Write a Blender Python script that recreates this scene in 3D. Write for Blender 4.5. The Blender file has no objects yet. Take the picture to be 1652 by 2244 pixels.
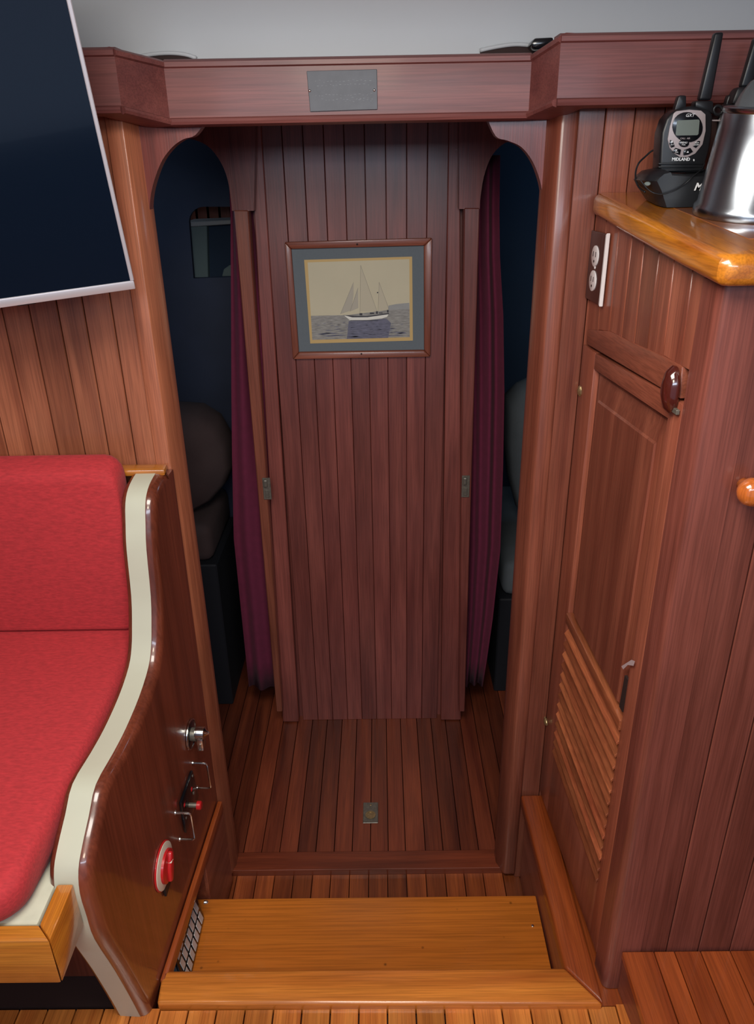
import bpy, bmesh, math, random
from mathutils import Vector, Matrix
random.seed(7)
C = bpy.context.scene
COL = C.collection
R = math.radians
# ------------------------------------------------------------------ camera
FPX, PITCH, ROLL, YAW, CZ = 1674.0, R(25.07), R(1.05), R(0.5), 1.375
fw = Vector((-math.sin(YAW)*math.cos(PITCH), math.cos(YAW)*math.cos(PITCH), -math.sin(PITCH)))
r0 = Vector((math.cos(YAW), math.sin(YAW), 0)); u0 = r0.cross(fw)
rt = math.cos(ROLL)*r0 - math.sin(ROLL)*u0; up = math.sin(ROLL)*r0 + math.cos(ROLL)*u0
CAM = Vector((0, 0, CZ))
cd = bpy.data.cameras.new('camera'); cam = bpy.data.objects.new('camera', cd); COL.objects.link(cam)
cam.matrix_world = Matrix(((rt.x, up.x, -fw.x, 0), (rt.y, up.y, -fw.y, 0), (rt.z, up.z, -fw.z, CZ), (0, 0, 0, 1)))
cd.sensor_fit = 'VERTICAL'; cd.sensor_height = 24.0; cd.lens = 24.0*FPX/2244.0; cd.clip_start = 0.02
C.camera = cam
# ------------------------------------------------------------------ world, lights, exposure
w = bpy.data.worlds.new('world'); C.world = w; w.use_nodes = True
bg = w.node_tree.nodes['Background']; bg.inputs[0].default_value = (0.62, 0.74, 1.0, 1); bg.inputs[1].default_value = 0.35
def area(name, loc, target, sx, sy, power, color):
    l = bpy.data.lights.new(name, 'AREA'); l.shape = 'RECTANGLE'; l.size = sx; l.size_y = sy; l.energy = power; l.color = color
    o = bpy.data.objects.new(name, l); COL.objects.link(o); o.location = loc
    o.rotation_euler = (Vector(target)-Vector(loc)).to_track_quat('-Z', 'Y').to_euler(); return o
area('window_light', (0.1, -0.85, 1.59), (0, 1.4, 1.0), 1.5, 0.16, 11.5, (0.70, 0.82, 1.0))
area('hatch_light', (-0.12, 0.42, 1.66), (-0.12, 0.58, 0), 0.6, 0.45, 15.5, (1.0, 0.95, 0.86))
area('cabin_lamp', (-0.1, -0.25, 1.64), (0.0, 0.75, 0.1), 0.35, 0.2, 5, (1.0, 0.86, 0.66))
def point(name, loc, power, color, rad=0.1):
    l = bpy.data.lights.new(name, 'POINT'); l.energy = power; l.color = color; l.shadow_soft_size = rad
    o = bpy.data.objects.new(name, l); COL.objects.link(o); o.location = loc
point('left_cabin_fill', (-1.0, 2.1, 1.3), 1.3, (0.5, 0.75, 1.0))  # added cool fill, lifts the dark left cabin towards hazy blue
point('left_cutout_fill', (-0.9, 2.5, 1.35), 0.5, (0.7, 0.85, 1.0), 0.05)  # second added fill, brightens what shows through the partition cutout
point('right_cabin_fill', (0.9, 2.3, 1.4), 1.6, (0.5, 0.75, 1.0))  # added cool fill for the dark right cabin, no fitting there
C.view_settings.view_transform = 'Standard'; C.view_settings.look = 'None'
C.view_settings.exposure = 0.0; C.view_settings.gamma = 1.0; C.view_settings.use_curve_mapping = False
# ------------------------------------------------------------------ turning a point of the view into a point of the room
def ray(px, py): return fw + rt*((px-826)/FPX) + up*((1122-py)/FPX)
def PY(px, py, Y): d = ray(px, py); return CAM + d*(Y/d.y)
def PZ(px, py, Z): d = ray(px, py); return CAM + d*((Z-CZ)/d.z)
def PP(px, py, p0, n): d = ray(px, py); return CAM + d*((p0-CAM).dot(n)/d.dot(n))
def depth(px, py, D): return CAM + ray(px, py)*D
# ------------------------------------------------------------------ materials
def lin(c):
    c = c/255.0
    return c/12.92 if c <= 0.04045 else ((c+0.055)/1.055)**2.4
def rgb(r, g, b): return (lin(r), lin(g), lin(b), 1)
def newmat(name):
    m = bpy.data.materials.new(name); m.use_nodes = True; return m, m.node_tree, m.node_tree.nodes['Principled BSDF']
def N(t, typ, **k):
    n = t.nodes.new(typ)
    for a, v in k.items(): setattr(n, a, v)
    return n
def wood(name, light, dark, axis, rough=0.35, coat=0.25, var=0.28, knots=False, coatr=0.12, sc=1.0):
    m, t, b = newmat(name); L = t.links
    tc = N(t, 'ShaderNodeTexCoord'); oi = N(t, 'ShaderNodeObjectInfo')
    off = N(t, 'ShaderNodeVectorMath', operation='SCALE'); off.inputs[0].default_value = (13.1, 7.7, 5.3); L.new(oi.outputs['Random'], off.inputs['Scale'])
    ad = N(t, 'ShaderNodeVectorMath', operation='ADD'); L.new(tc.outputs['Object'], ad.inputs[0]); L.new(off.outputs[0], ad.inputs[1])
    def noise(along, across, detail, dist=0.0):
        mp = N(t, 'ShaderNodeMapping'); s = [across*sc]*3; s['xyz'.index(axis)] = along*sc; mp.inputs['Scale'].default_value = s
        L.new(ad.outputs[0], mp.inputs[0]); n = N(t, 'ShaderNodeTexNoise'); n.inputs['Scale'].default_value = 1; n.inputs['Detail'].default_value = detail
        n.inputs['Distortion'].default_value = dist; L.new(mp.outputs[0], n.inputs['Vector']); return n
    n1 = noise(1.6, 26, 5, 0.8); n2 = noise(9, 420, 3); n3 = noise(3, 9, 3)
    cr = N(t, 'ShaderNodeValToRGB'); cr.color_ramp.elements[0].position = 0.3; cr.color_ramp.elements[1].position = 0.72
    cr.color_ramp.elements[0].color = dark; cr.color_ramp.elements[1].color = light; L.new(n1.outputs[0], cr.inputs[0])
    pr = N(t, 'ShaderNodeMapRange'); pr.inputs[1].default_value = 0.38; pr.inputs[2].default_value = 0.58; pr.inputs[3].default_value = 0.80; pr.inputs[4].default_value = 1.05; L.new(n2.outputs[0], pr.inputs[0])
    p3 = N(t, 'ShaderNodeMapRange'); p3.inputs[1].default_value = 0.3; p3.inputs[2].default_value = 0.7; p3.inputs[3].default_value = 0.82; p3.inputs[4].default_value = 1.14; L.new(n3.outputs[0], p3.inputs[0])
    rv = N(t, 'ShaderNodeMapRange'); rv.inputs[3].default_value = 1-var; rv.inputs[4].default_value = 1+var*0.6; L.new(oi.outputs['Random'], rv.inputs[0])
    m1 = N(t, 'ShaderNodeMath', operation='MULTIPLY'); L.new(pr.outputs[0], m1.inputs[0]); L.new(p3.outputs[0], m1.inputs[1])
    m2 = N(t, 'ShaderNodeMath', operation='MULTIPLY'); L.new(m1.outputs[0], m2.inputs[0]); L.new(rv.outputs[0], m2.inputs[1])
    last = m2
    if knots:
        vo = N(t, 'ShaderNodeTexVoronoi'); vo.inputs['Scale'].default_value = 26; L.new(ad.outputs[0], vo.inputs['Vector'])
        kr = N(t, 'ShaderNodeMapRange'); kr.inputs[1].default_value = 0.03; kr.inputs[2].default_value = 0.11; kr.inputs[3].default_value = 0.4; kr.inputs[4].default_value = 1.0; L.new(vo.outputs['Distance'], kr.inputs[0])
        m3 = N(t, 'ShaderNodeMath', operation='MULTIPLY'); L.new(m2.outputs[0], m3.inputs[0]); L.new(kr.outputs[0], m3.inputs[1]); last = m3
    sm = N(t, 'ShaderNodeVectorMath', operation='SCALE'); L.new(cr.outputs[0], sm.inputs[0]); L.new(last.outputs[0], sm.inputs['Scale'])
    L.new(sm.outputs[0], b.inputs['Base Color'])
    rr = N(t, 'ShaderNodeMapRange'); rr.inputs[3].default_value = rough-0.1; rr.inputs[4].default_value = rough+0.15; L.new(n3.outputs[0], rr.inputs[0]); L.new(rr.outputs[0], b.inputs['Roughness'])
    b.inputs['Coat Weight'].default_value = coat; b.inputs['Coat Roughness'].default_value = coatr
    bp = N(t, 'ShaderNodeBump'); bp.inputs['Strength'].default_value = 0.12; bp.inputs['Distance'].default_value = 0.001; L.new(n2.outputs[0], bp.inputs['Height']); L.new(bp.outputs[0], b.inputs['Normal'])
    return m
def plain(name, c, rough=0.5, metal=0.0, coat=0.0, trans=0.0, noise=0.0, nscale=60, bump=0.0, sheen=0.0, stretch=(1, 1, 1), spec=0.5):
    m, t, b = newmat(name); L = t.links
    b.inputs['Base Color'].default_value = c; b.inputs['Roughness'].default_value = rough; b.inputs['Metallic'].default_value = metal
    b.inputs['Coat Weight'].default_value = coat; b.inputs['Transmission Weight'].default_value = trans; b.inputs['Sheen Weight'].default_value = sheen
    b.inputs['Specular IOR Level'].default_value = spec
    tc = N(t, 'ShaderNodeTexCoord'); mp = N(t, 'ShaderNodeMapping'); mp.inputs['Scale'].default_value = stretch; L.new(tc.outputs['Object'], mp.inputs[0])
    n = N(t, 'ShaderNodeTexNoise'); n.inputs['Scale'].default_value = nscale; n.inputs['Detail'].default_value = 4; L.new(mp.outputs[0], n.inputs['Vector'])
    mr = N(t, 'ShaderNodeMapRange'); mr.inputs[1].default_value = 0.3; mr.inputs[2].default_value = 0.7; mr.inputs[3].default_value = 1-noise; mr.inputs[4].default_value = 1+noise; L.new(n.outputs[0], mr.inputs[0])
    s = N(t, 'ShaderNodeVectorMath', operation='SCALE'); s.inputs[0].default_value = c[:3]; L.new(mr.outputs[0], s.inputs['Scale']); L.new(s.outputs[0], b.inputs['Base Color'])
    if bump:
        bp = N(t, 'ShaderNodeBump'); bp.inputs['Strength'].default_value = bump; bp.inputs['Distance'].default_value = 0.002; L.new(n.outputs[0], bp.inputs['Height']); L.new(bp.outputs[0], b.inputs['Normal'])
    return m
MAH_L, MAH_D = rgb(160, 92, 70), rgb(122, 62, 46)
W_V = wood('mahogany_upright', MAH_L, MAH_D, 'z')
W_VL = wood('lit_mahogany_upright', rgb(182, 112, 80), rgb(140, 78, 54), 'z')  # lit copy of the mahogany, brightness of left wall and post painted in
W_VR = wood('shaded_mahogany_upright', rgb(140, 78, 66), rgb(106, 54, 44), 'z')  # shaded copy of the mahogany, dimness of the cabinet front painted in
W_VD = wood('mahogany_dark_upright', rgb(140, 68, 58), rgb(100, 42, 38), 'z', var=0.18)
W_BM = wood('mahogany_beam', rgb(132, 76, 70), rgb(108, 58, 56), 'x', rough=0.5, coat=0.08, var=0.05)
W_H = wood('mahogany_across', MAH_L, MAH_D, 'x', var=0.1)
W_Y = wood('mahogany_lengthwise', MAH_L, MAH_D, 'y', var=0.1)
W_FAR = wood('mahogany_far_panel', rgb(146, 78, 68), rgb(112, 54, 48), 'z', rough=0.4, coat=0.35, var=0.14, coatr=0.25)
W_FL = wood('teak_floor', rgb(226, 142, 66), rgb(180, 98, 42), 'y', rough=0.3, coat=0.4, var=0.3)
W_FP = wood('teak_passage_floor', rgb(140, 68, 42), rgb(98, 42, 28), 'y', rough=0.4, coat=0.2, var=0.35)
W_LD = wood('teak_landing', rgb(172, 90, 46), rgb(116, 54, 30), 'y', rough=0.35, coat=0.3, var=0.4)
W_TR = wood('varnished_step_wood', rgb(206, 118, 40), rgb(188, 104, 34), 'x', rough=0.36, coat=0.3, var=0.02, knots=True, sc=0.6)
W_RIM = wood('varnished_rim_wood', rgb(220, 134, 54), rgb(180, 98, 38), 'x', rough=0.28, coat=0.6, var=0.02)
W_RAIL = wood('rail_wood', rgb(170, 82, 36), rgb(130, 56, 24), 'y', rough=0.32, coat=0.4, var=0.05)
W_PAN = wood('settee_panel_wood', rgb(130, 64, 44), rgb(94, 44, 30), 'z', rough=0.28, coat=0.7, var=0.02, coatr=0.08, sc=0.5)
W_GOLD = wood('golden_oak', rgb(214, 140, 50), rgb(168, 92, 30), 'x', rough=0.3, coat=0.8, var=0.05, coatr=0.12)
W_GOLDY = wood('golden_oak_end', rgb(226, 150, 52), rgb(180, 100, 30), 'y', rough=0.25, coat=1.0, var=0.05, coatr=0.1)
W_CT = wood('countertop_wood', rgb(170, 105, 62), rgb(136, 76, 42), 'x', rough=0.3, coat=0.8, var=0.02, coatr=0.08)
W_CTE = wood('countertop_edging_wood', rgb(222, 142, 40), rgb(150, 80, 24), 'y', rough=0.25, coat=1.0, var=0.02, coatr=0.1)
W_KNOB = wood('knob_wood', rgb(210, 116, 50), rgb(160, 76, 28), 'z', rough=0.15, coat=1.0, var=0.02, coatr=0.03)
W_LOUV = wood('louvre_wood', rgb(192, 112, 72), rgb(136, 68, 44), 'y', rough=0.3, coat=0.5, var=0.45)
M_DARK = plain('dark_backing', rgb(40, 18, 14), 0.8)
M_HAZE = plain('haze_blue_cabin_lining', rgb(40, 62, 88), 0.75, noise=0.06, nscale=8)  # blue veil of lens glare put into the lining colour
M_HAZE2 = plain('haze_blue_cabin_wood', rgb(46, 54, 76), 0.6, noise=0.15, nscale=6)  # same glare haze painted into the dark passage and cabin boards
M_BERTH = plain('dark_berth_board', rgb(26, 28, 36), 0.7)
M_WHITE = plain('white_headliner', rgb(184, 187, 190), 0.55, noise=0.02, nscale=5)
M_IVORY = plain('ivory_inlay', rgb(196, 197, 178), 0.45, noise=0.03, nscale=9)
M_RED = plain('red_velour', rgb(178, 44, 50), 0.85, noise=0.16, nscale=260, bump=0.35, sheen=0.06, stretch=(0.35, 1, 1))
M_CURT = plain('burgundy_curtain', rgb(108, 30, 60), 0.9, noise=0.08, nscale=60, sheen=0.03)
M_SCREEN = plain('black_screen_glass', rgb(8, 18, 32), 0.12, coat=0.3, spec=0.6)
M_SILVER = plain('brushed_silver', rgb(200, 196, 204), 0.35, metal=0.5)
M_CHROME = plain('chrome', rgb(215, 215, 210), 0.18, metal=1.0)
M_STEEL = plain('brushed_steel', rgb(150, 156, 164), 0.24, metal=1.0, noise=0.08, nscale=90, stretch=(1, 1, 0.03))
M_BLACK = plain('black_plastic', rgb(22, 24, 28), 0.4)
M_BLACKG = plain('gloss_black_plastic', rgb(14, 16, 20), 0.2, coat=0.4)
M_OUTC = plain('pale_chrome', rgb(200, 196, 196), 0.35, metal=0.4)
M_GREY = plain('worn_grey_metal', rgb(120, 115, 105), 0.4, metal=0.5, noise=0.2, nscale=150)
M_BRASS = plain('tarnished_brass', rgb(88, 90, 96), 0.55, metal=0.15, noise=0.08, nscale=60)
M_OLDB = plain('old_brass', rgb(170, 150, 110), 0.35, metal=0.8, noise=0.2, nscale=150)
M_SWR = plain('red_switch_plastic', rgb(190, 30, 34), 0.35, coat=0.3)
M_SWW = plain('white_switch_plastic', rgb(222, 214, 196), 0.4)
M_RADS = plain('silver_face_plastic', rgb(165, 155, 158), 0.4)
M_LCD = plain('lcd_glass', rgb(112, 122, 118), 0.2)
M_PRINT = plain('white_print', rgb(225, 228, 232), 0.5)
M_BROWN = plain('brown_plastic', rgb(66, 38, 34), 0.35, coat=0.3)
M_LATCH = plain('brown_gloss_latch', rgb(70, 26, 20), 0.15, coat=0.8)
M_OUTW = plain('white_outlet_plastic', rgb(228, 222, 222), 0.35)
M_MAT = plain('grey_blue_mat', rgb(104, 112, 118), 0.8, noise=0.03, nscale=200)
M_GOLD = plain('gold_fillet', rgb(205, 172, 112), 0.6)
M_SKYP = plain('cream_print_sky', rgb(206, 196, 168), 0.7, noise=0.03, nscale=10)
M_SAIL = plain('pale_sail_print', rgb(198, 188, 164), 0.7)
M_SAIL2 = plain('grey_sail_print', rgb(182, 174, 158), 0.7)
M_HILL = plain('hill_print', rgb(158, 158, 156), 0.7, noise=0.05, nscale=60)
M_HULL = plain('hull_print', rgb(235, 232, 222), 0.7)
M_INK = plain('ink_print', rgb(60, 58, 66), 0.7)
M_LINE = plain('thin_line_print', rgb(150, 142, 130), 0.7)
M_ENGR = plain('worn_engraving', rgb(112, 115, 120), 0.5, metal=0.15)
M_SEA = plain('sea_print', rgb(150, 147, 142), 0.7, noise=0.3, nscale=60, stretch=(1, 1, 6))
M_SEA2 = plain('dark_sea_print', rgb(108, 108, 126), 0.7, noise=0.3, nscale=60, stretch=(1, 1, 6))
M_BED1 = plain('brown_bedding', rgb(74, 58, 58), 0.9, noise=0.1, nscale=12)
M_BED2 = plain('grey_bedding', rgb(105, 112, 118), 0.9, noise=0.1, nscale=14)
M_PAN = plain('white_seat_pan', rgb(196, 196, 176), 0.5, noise=0.08, nscale=30)
M_TAPE = plain('worn_clear_tape', rgb(190, 170, 172), 0.4)
M_LOCK = plain('grey_green_locker', rgb(120, 140, 142), 0.6)
m, t, b = newmat('clear_lid'); b.inputs['Base Color'].default_value = rgb(120, 126, 132); b.inputs['Roughness'].default_value = 0.2; b.inputs['Transmission Weight'].default_value = 0.6; M_LID = m
# ------------------------------------------------------------------ mesh helpers
WL = {}
def finish(o, label=None, cat=None, group=None, kind=None):
    if label: o['label'] = label
    if cat: o['category'] = cat
    if group: o['group'] = group
    if kind: o['kind'] = kind
    return o
def obj(name, bm, mat, parent=None, smooth=False, **tags):
    bmesh.ops.recalc_face_normals(bm, faces=bm.faces)
    me = bpy.data.meshes.new(name)
    lo = Vector([min(v.co[i] for v in bm.verts) for i in range(3)]); hi = Vector([max(v.co[i] for v in bm.verts) for i in range(3)])
    org = (lo+hi)/2
    if parent is None: org.z = lo.z
    bmesh.ops.translate(bm, verts=bm.verts, vec=-org)
    bm.to_mesh(me); bm.free(); me.materials.append(mat)
    if smooth:
        for p in me.polygons: p.use_smooth = True
    o = bpy.data.objects.new(name, me); COL.objects.link(o)
    if smooth and smooth != 'all':
        es = o.modifiers.new('split', 'EDGE_SPLIT'); es.split_angle = R(38)
    if parent is not None: o.parent = parent; o.location = org - WL[parent.name]
    else: o.location = org
    WL[o.name] = org
    return finish(o, **tags)
def empty(name, loc, **tags):
    o = bpy.data.objects.new(name, None); COL.objects.link(o); o.location = loc; o.empty_display_size = 0.05; WL[o.name] = Vector(loc)
    return finish(o, **tags)
def prism(pts, vec, bev=0.0, seg=1, bm=None):
    own = bm is None
    nb = bmesh.new(); vs = [nb.verts.new(p) for p in pts]; vec = Vector(vec)
    ws = [nb.verts.new(Vector(p)+vec) for p in pts]
    nb.faces.new(vs); nb.faces.new(ws[::-1]); n = len(pts)
    for i in range(n): nb.faces.new((vs[i], ws[i], ws[(i+1) % n], vs[(i+1) % n]))
    bmesh.ops.recalc_face_normals(nb, faces=nb.faces)
    if bev:
        es = [e for e in nb.edges if len(e.link_faces) == 2 and e.calc_face_angle(0) > 0.5]
        bmesh.ops.bevel(nb, geom=es, offset=bev, segments=seg, profile=0.5, affect='EDGES', clamp_overlap=True)
    if own: return nb
    me = bpy.data.meshes.new('tmp'); nb.to_mesh(me); nb.free(); bm.from_mesh(me); bpy.data.meshes.remove(me); return bm
def box(x0, x1, y0, y1, z0, z1, bev=0.0, seg=1, bm=None):
    return prism([(x0, y0, z0), (x1, y0, z0), (x1, y1, z0), (x0, y1, z0)], (0, 0, z1-z0), bev, seg, bm)
def frame_of(d):
    d = Vector(d).normalized(); a = Vector((0, 0, 1)) if abs(d.z) < 0.9 else Vector((1, 0, 0))
    x = d.cross(a).normalized(); return x, d.cross(x).normalized(), d
def lathe(base, d, prof, n=24, bm=None, sx=1.0, sy=1.0, fr=None):
    bm = bm or bmesh.new(); x, y, d = fr or frame_of(d); rings = []
    for (r, h) in prof:
        rings.append([bm.verts.new(Vector(base)+d*h+x*(r*sx*math.cos(2*math.pi*i/n))+y*(r*sy*math.sin(2*math.pi*i/n))) for i in range(n)])
    for a, b2 in zip(rings, rings[1:]):
        for i in range(n): bm.faces.new((a[i], a[(i+1) % n], b2[(i+1) % n], b2[i]))
    bm.faces.new(rings[0][::-1]); bm.faces.new(rings[-1]); return bm
def tube(pts, r, n=8, bm=None):
    bm = bm or bmesh.new(); pts = [Vector(p) for p in pts]; rings = []
    for i, p in enumerate(pts):
        d = (pts[min(i+1, len(pts)-1)]-pts[max(i-1, 0)]); x, y, _ = frame_of(d)
        if rings:
            x = (px_ - d.normalized()*px_.dot(d.normalized())).normalized(); y = d.normalized().cross(x)
        px_ = x
        rings.append([bm.verts.new(p+x*(r*math.cos(2*math.pi*k/n))+y*(r*math.sin(2*math.pi*k/n))) for k in range(n)])
    for a, b2 in zip(rings, rings[1:]):
        for i in range(n): bm.faces.new((a[i], a[(i+1) % n], b2[(i+1) % n], b2[i]))
    bm.faces.new(rings[0][::-1]); bm.faces.new(rings[-1]); return bm
def smooth_path(pts, k=6):
    pts = [Vector(p) for p in pts]; out = []
    for i in range(len(pts)-1):
        p0, p1, p2, p3 = pts[max(i-1, 0)], pts[i], pts[i+1], pts[min(i+2, len(pts)-1)]
        for j in range(k):
            s = j/k; out.append(0.5*((2*p1)+(p2-p0)*s+(2*p0-5*p1+4*p2-p3)*s*s+(-p0+3*p1-3*p2+p3)*s**3))
    out.append(pts[-1]); return out
def loft(rows, bm=None, close=False):
    bm = bm or bmesh.new(); vr = [[bm.verts.new(p) for p in r] for r in rows]
    for a, b2 in zip(vr, vr[1:]):
        n = len(a)
        for i in range(n if close else n-1): bm.faces.new((a[i], a[(i+1) % n], b2[(i+1) % n], b2[i]))
    return bm, vr
def polyY(px, Y, th, bev=0.0, seg=1, bm=None): return prism([PY(x, y, Y) for x, y in px], (0, th, 0), bev, seg, bm)
def text(name, s, size, loc, xdir, ydir, mat, parent, ext=0.0003, shear=0.0, bold=0.0):
    cu = bpy.data.curves.new(name, 'FONT'); cu.body = s; cu.size = size; cu.extrude = ext; cu.align_x = 'CENTER'; cu.align_y = 'CENTER'; cu.shear = shear; cu.offset = bold; cu.resolution_u = 2
    o = bpy.data.objects.new('t', cu); x = Vector(xdir).normalized(); z = x.cross(Vector(ydir)).normalized(); y = z.cross(x)
    me = bpy.data.meshes.new_from_object(o); bpy.data.objects.remove(o)
    me.transform(Matrix(((x.x, y.x, z.x, loc[0]), (x.y, y.y, z.y, loc[1]), (x.z, y.z, z.z, loc[2]), (0, 0, 0, 1))))
    bm = bmesh.new(); bm.from_mesh(me); bpy.data.meshes.remove(me)
    return obj(name, bm, mat, parent)

# ================================================================== SETTING
YE, YA, YB = 1.37, 1.34, 1.92          # opening edge plane, front wall plane, far panel plane
ZF, ZL, ZT = -0.25, -0.262, -0.11      # passage floor, landing, tread
XL, XR = PY(330, 480, YE).x, PY(1186, 444, YE).x
# --- ceiling
fl = bmesh.new()
prof = [(1.405, 1.495), (1.403, 1.55), (1.39, 1.61), (1.35, 1.655), (1.26, 1.685), (1.1, 1.70), (0.4, 1.705), (-1.3, 1.69)]
prof = [(y, z) for y, z in prof]
rows = []
for k in range(13):
    x = -1.6+3.2*k/12; cb = -0.02*(x/1.6)**2
    rows.append([(x, y, z+(cb if i > 1 else 0)) for i, (y, z) in enumerate(prof)]+[(x, y, z+0.04+(cb if i > 1 else 0)) if i > 3 else (x, y+0.03, z+0.02) for i, (y, z) in reversed(list(enumerate(prof)))])
bmc, vr = loft(rows, close=True); bmc.faces.new(vr[0]); bmc.faces.new(vr[-1][::-1])
ceil_ = obj('ceiling', bmc, M_WHITE, smooth=True, kind='structure', label='white moulded headliner curving down behind the header beam')
# --- side hull walls outside the view (close the saloon)
obj('wall_left', box(-1.64, -1.6, -1.3, YA+0.03, 0, 1.66), W_Y, kind='structure', label='wooden wall at the left side of the saloon')
obj('wall_right', box(1.6, 1.64, -1.3, YA+0.03, 0, 1.66), W_Y, kind='structure', label='wooden wall at the right side of the saloon')
# --- saloon floor
fx0 = PZ(400+385*0.5145, 2225, 0).x; pitch = 0.0506
fo = obj('floor', box(-1.6, 1.6, -1.3, 0.86, -0.05, -0.02), M_DARK, kind='structure', label='saloon floor of narrow varnished planks')
for i in range(-26, 36):
    a = fx0+i*pitch
    if -1.6 < a and a+pitch < 1.6:
        vis = -0.7 < a < 0.7
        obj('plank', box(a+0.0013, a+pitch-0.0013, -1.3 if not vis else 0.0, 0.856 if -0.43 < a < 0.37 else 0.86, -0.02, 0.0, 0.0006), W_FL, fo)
fo2 = None
obj('trim_3', box(0.336, 1.6, 0.858, YE+0.03, -0.3, -0.002), W_RAIL, kind='structure')
obj('trim_4', box(-1.6, -0.464, 0.865, YA+0.012, -0.3, 0.0), M_DARK, kind='structure')
# --- landing floor in the step well
la = obj('floor_landing', box(-0.462, 0.334, 0.88, 1.351, -0.32, ZL-0.02), M_DARK, kind='structure', label='landing of short narrow planks at the bottom of the step well')
zx = [160, 235, 318, 395, 475, 555, 632, 712, 793, 873, 953, 1035, 1117, 1197, 1278, 1362, 1420]
xs = [PZ(400+z*0.5145, 1912, ZL).x for z in zx]; xs[0] = -0.4255; xs[-1] = 0.3278
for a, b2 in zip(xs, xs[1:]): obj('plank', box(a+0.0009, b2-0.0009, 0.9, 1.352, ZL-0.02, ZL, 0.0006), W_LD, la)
# --- passage floor
pf = obj('floor_passage', box(-1.6, 1.5, 1.40, 3.2, -0.32, ZF-0.02), M_DARK, kind='structure', label='dark red-brown planked floor of the passage')
zx = [567, 645, 722, 800, 876, 950, 1035, 1110, 1185]
xs = [PZ(400+z*0.5145, 1867, ZF).x for z in zx]; pp = (xs[-1]-xs[0])/8
while xs[0] > -0.85: xs.insert(0, xs[0]-pp)
while xs[-1] < 0.75: xs.append(xs[-1]+pp)
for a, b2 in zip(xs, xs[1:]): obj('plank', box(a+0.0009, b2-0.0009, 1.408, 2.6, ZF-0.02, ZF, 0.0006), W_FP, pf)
obj('sill', box(-0.40, 0.3095, 1.352, 1.408, ZL-0.03, ZF+0.006, 0.002, 2), wood('sill_wood', rgb(130, 60, 36), rgb(95, 42, 26), 'x'), pf)
# --- front left wall planks (behind the settee) and post
wl = obj('wall_front_left', box(-1.6, -0.42, YA+0.015, YA+0.045, -0.3, 1.50), M_DARK, kind='structure', label='bulkhead of vertical mahogany planks behind the red settee')
sx = [PY(x, 978, YA).x for x in (13.5, 69.5, 125, 183, 236, 293)]; dpl = (sx[-1]-sx[0])/5
xa = PY(270, 262, YA).x
pl = sx[:]
while pl[0] > -1.57: pl.insert(0, pl[0]-dpl)
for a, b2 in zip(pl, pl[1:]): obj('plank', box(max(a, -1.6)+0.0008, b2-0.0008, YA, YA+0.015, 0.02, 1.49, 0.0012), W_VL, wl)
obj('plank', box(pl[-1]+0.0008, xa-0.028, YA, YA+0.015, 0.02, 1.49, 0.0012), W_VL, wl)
# left post: front face, angled face towards the doorway
def post(pts, z0, z1, mat, name, par=None, bev=0.004, seg=3, **k): return obj(name, prism([(x, y, z0) for x, y in pts], (0, 0, z1-z0), bev, seg), mat, par, smooth=True, **k)
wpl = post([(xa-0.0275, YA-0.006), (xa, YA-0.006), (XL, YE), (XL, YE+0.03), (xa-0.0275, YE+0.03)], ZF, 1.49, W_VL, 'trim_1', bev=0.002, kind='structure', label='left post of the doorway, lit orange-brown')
# right wall and post
xc = PY(1172, 1000, YA).x; xj = PY(1252, 999, YA).x
wr = obj('wall_front_right', box(xc+0.01, 1.6, YA+0.015, YA+0.045, -0.3, 1.50), M_DARK, kind='structure', label='bulkhead of vertical mahogany planks behind the counter')
s1 = PY(1328.5, 240, YA).x; s2 = PY(1393.5, 240, YA).x; d2 = s2-s1
ed = [s1-2*d2+0.012, s1-d2]; ed = [xc+0.03, s1-d2+0.004, s1]
x = s1
while x < 1.5: x += d2; ed.append(min(x, 1.6))
for a, b2 in zip(ed, ed[1:]): obj('plank', box(a+0.0008, b2-0.0008, YA, YA+0.015, -0.262, 1.49, 0.0012), W_V, wr)
post([(xc+0.0295, YA-0.004), (xc, YA-0.004), (XR, YE), (XR, YE+0.03), (xc+0.0295, YE+0.03)], ZF, 1.49, W_V, 'trim_2', kind='structure', label='right post of the doorway with a rounded edge', bev=0.006)
# brackets forming the round upper corners of the opening (piece of header boards)
def bracket(arc, top, name, lab):
    arc = [(p.x, p.y) for p in smooth_path([(x, y, 0) for x, y in arc], 4)]
    obj(name, polyY(arc+top, YE+0.002, 0.024, 0.0), W_VD, kind='structure', label=lab)
bracket([(331, 520), (328, 470), (330, 430), (339, 392), (355, 352), (378, 322), (402, 305), (428, 296), (452, 262)], [(440, 262), (300, 262), (312, 520)], 'trim_5', 'curved bracket in the top left corner of the doorway')
bracket([(1184, 520), (1189, 470), (1189, 430), (1182, 392), (1166, 352), (1142, 322), (1112, 308), (1086, 298), (1064, 250)], [(1070, 250), (1224, 240), (1204, 520)], 'trim_6', 'curved bracket in the top right corner of the doorway')
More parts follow.
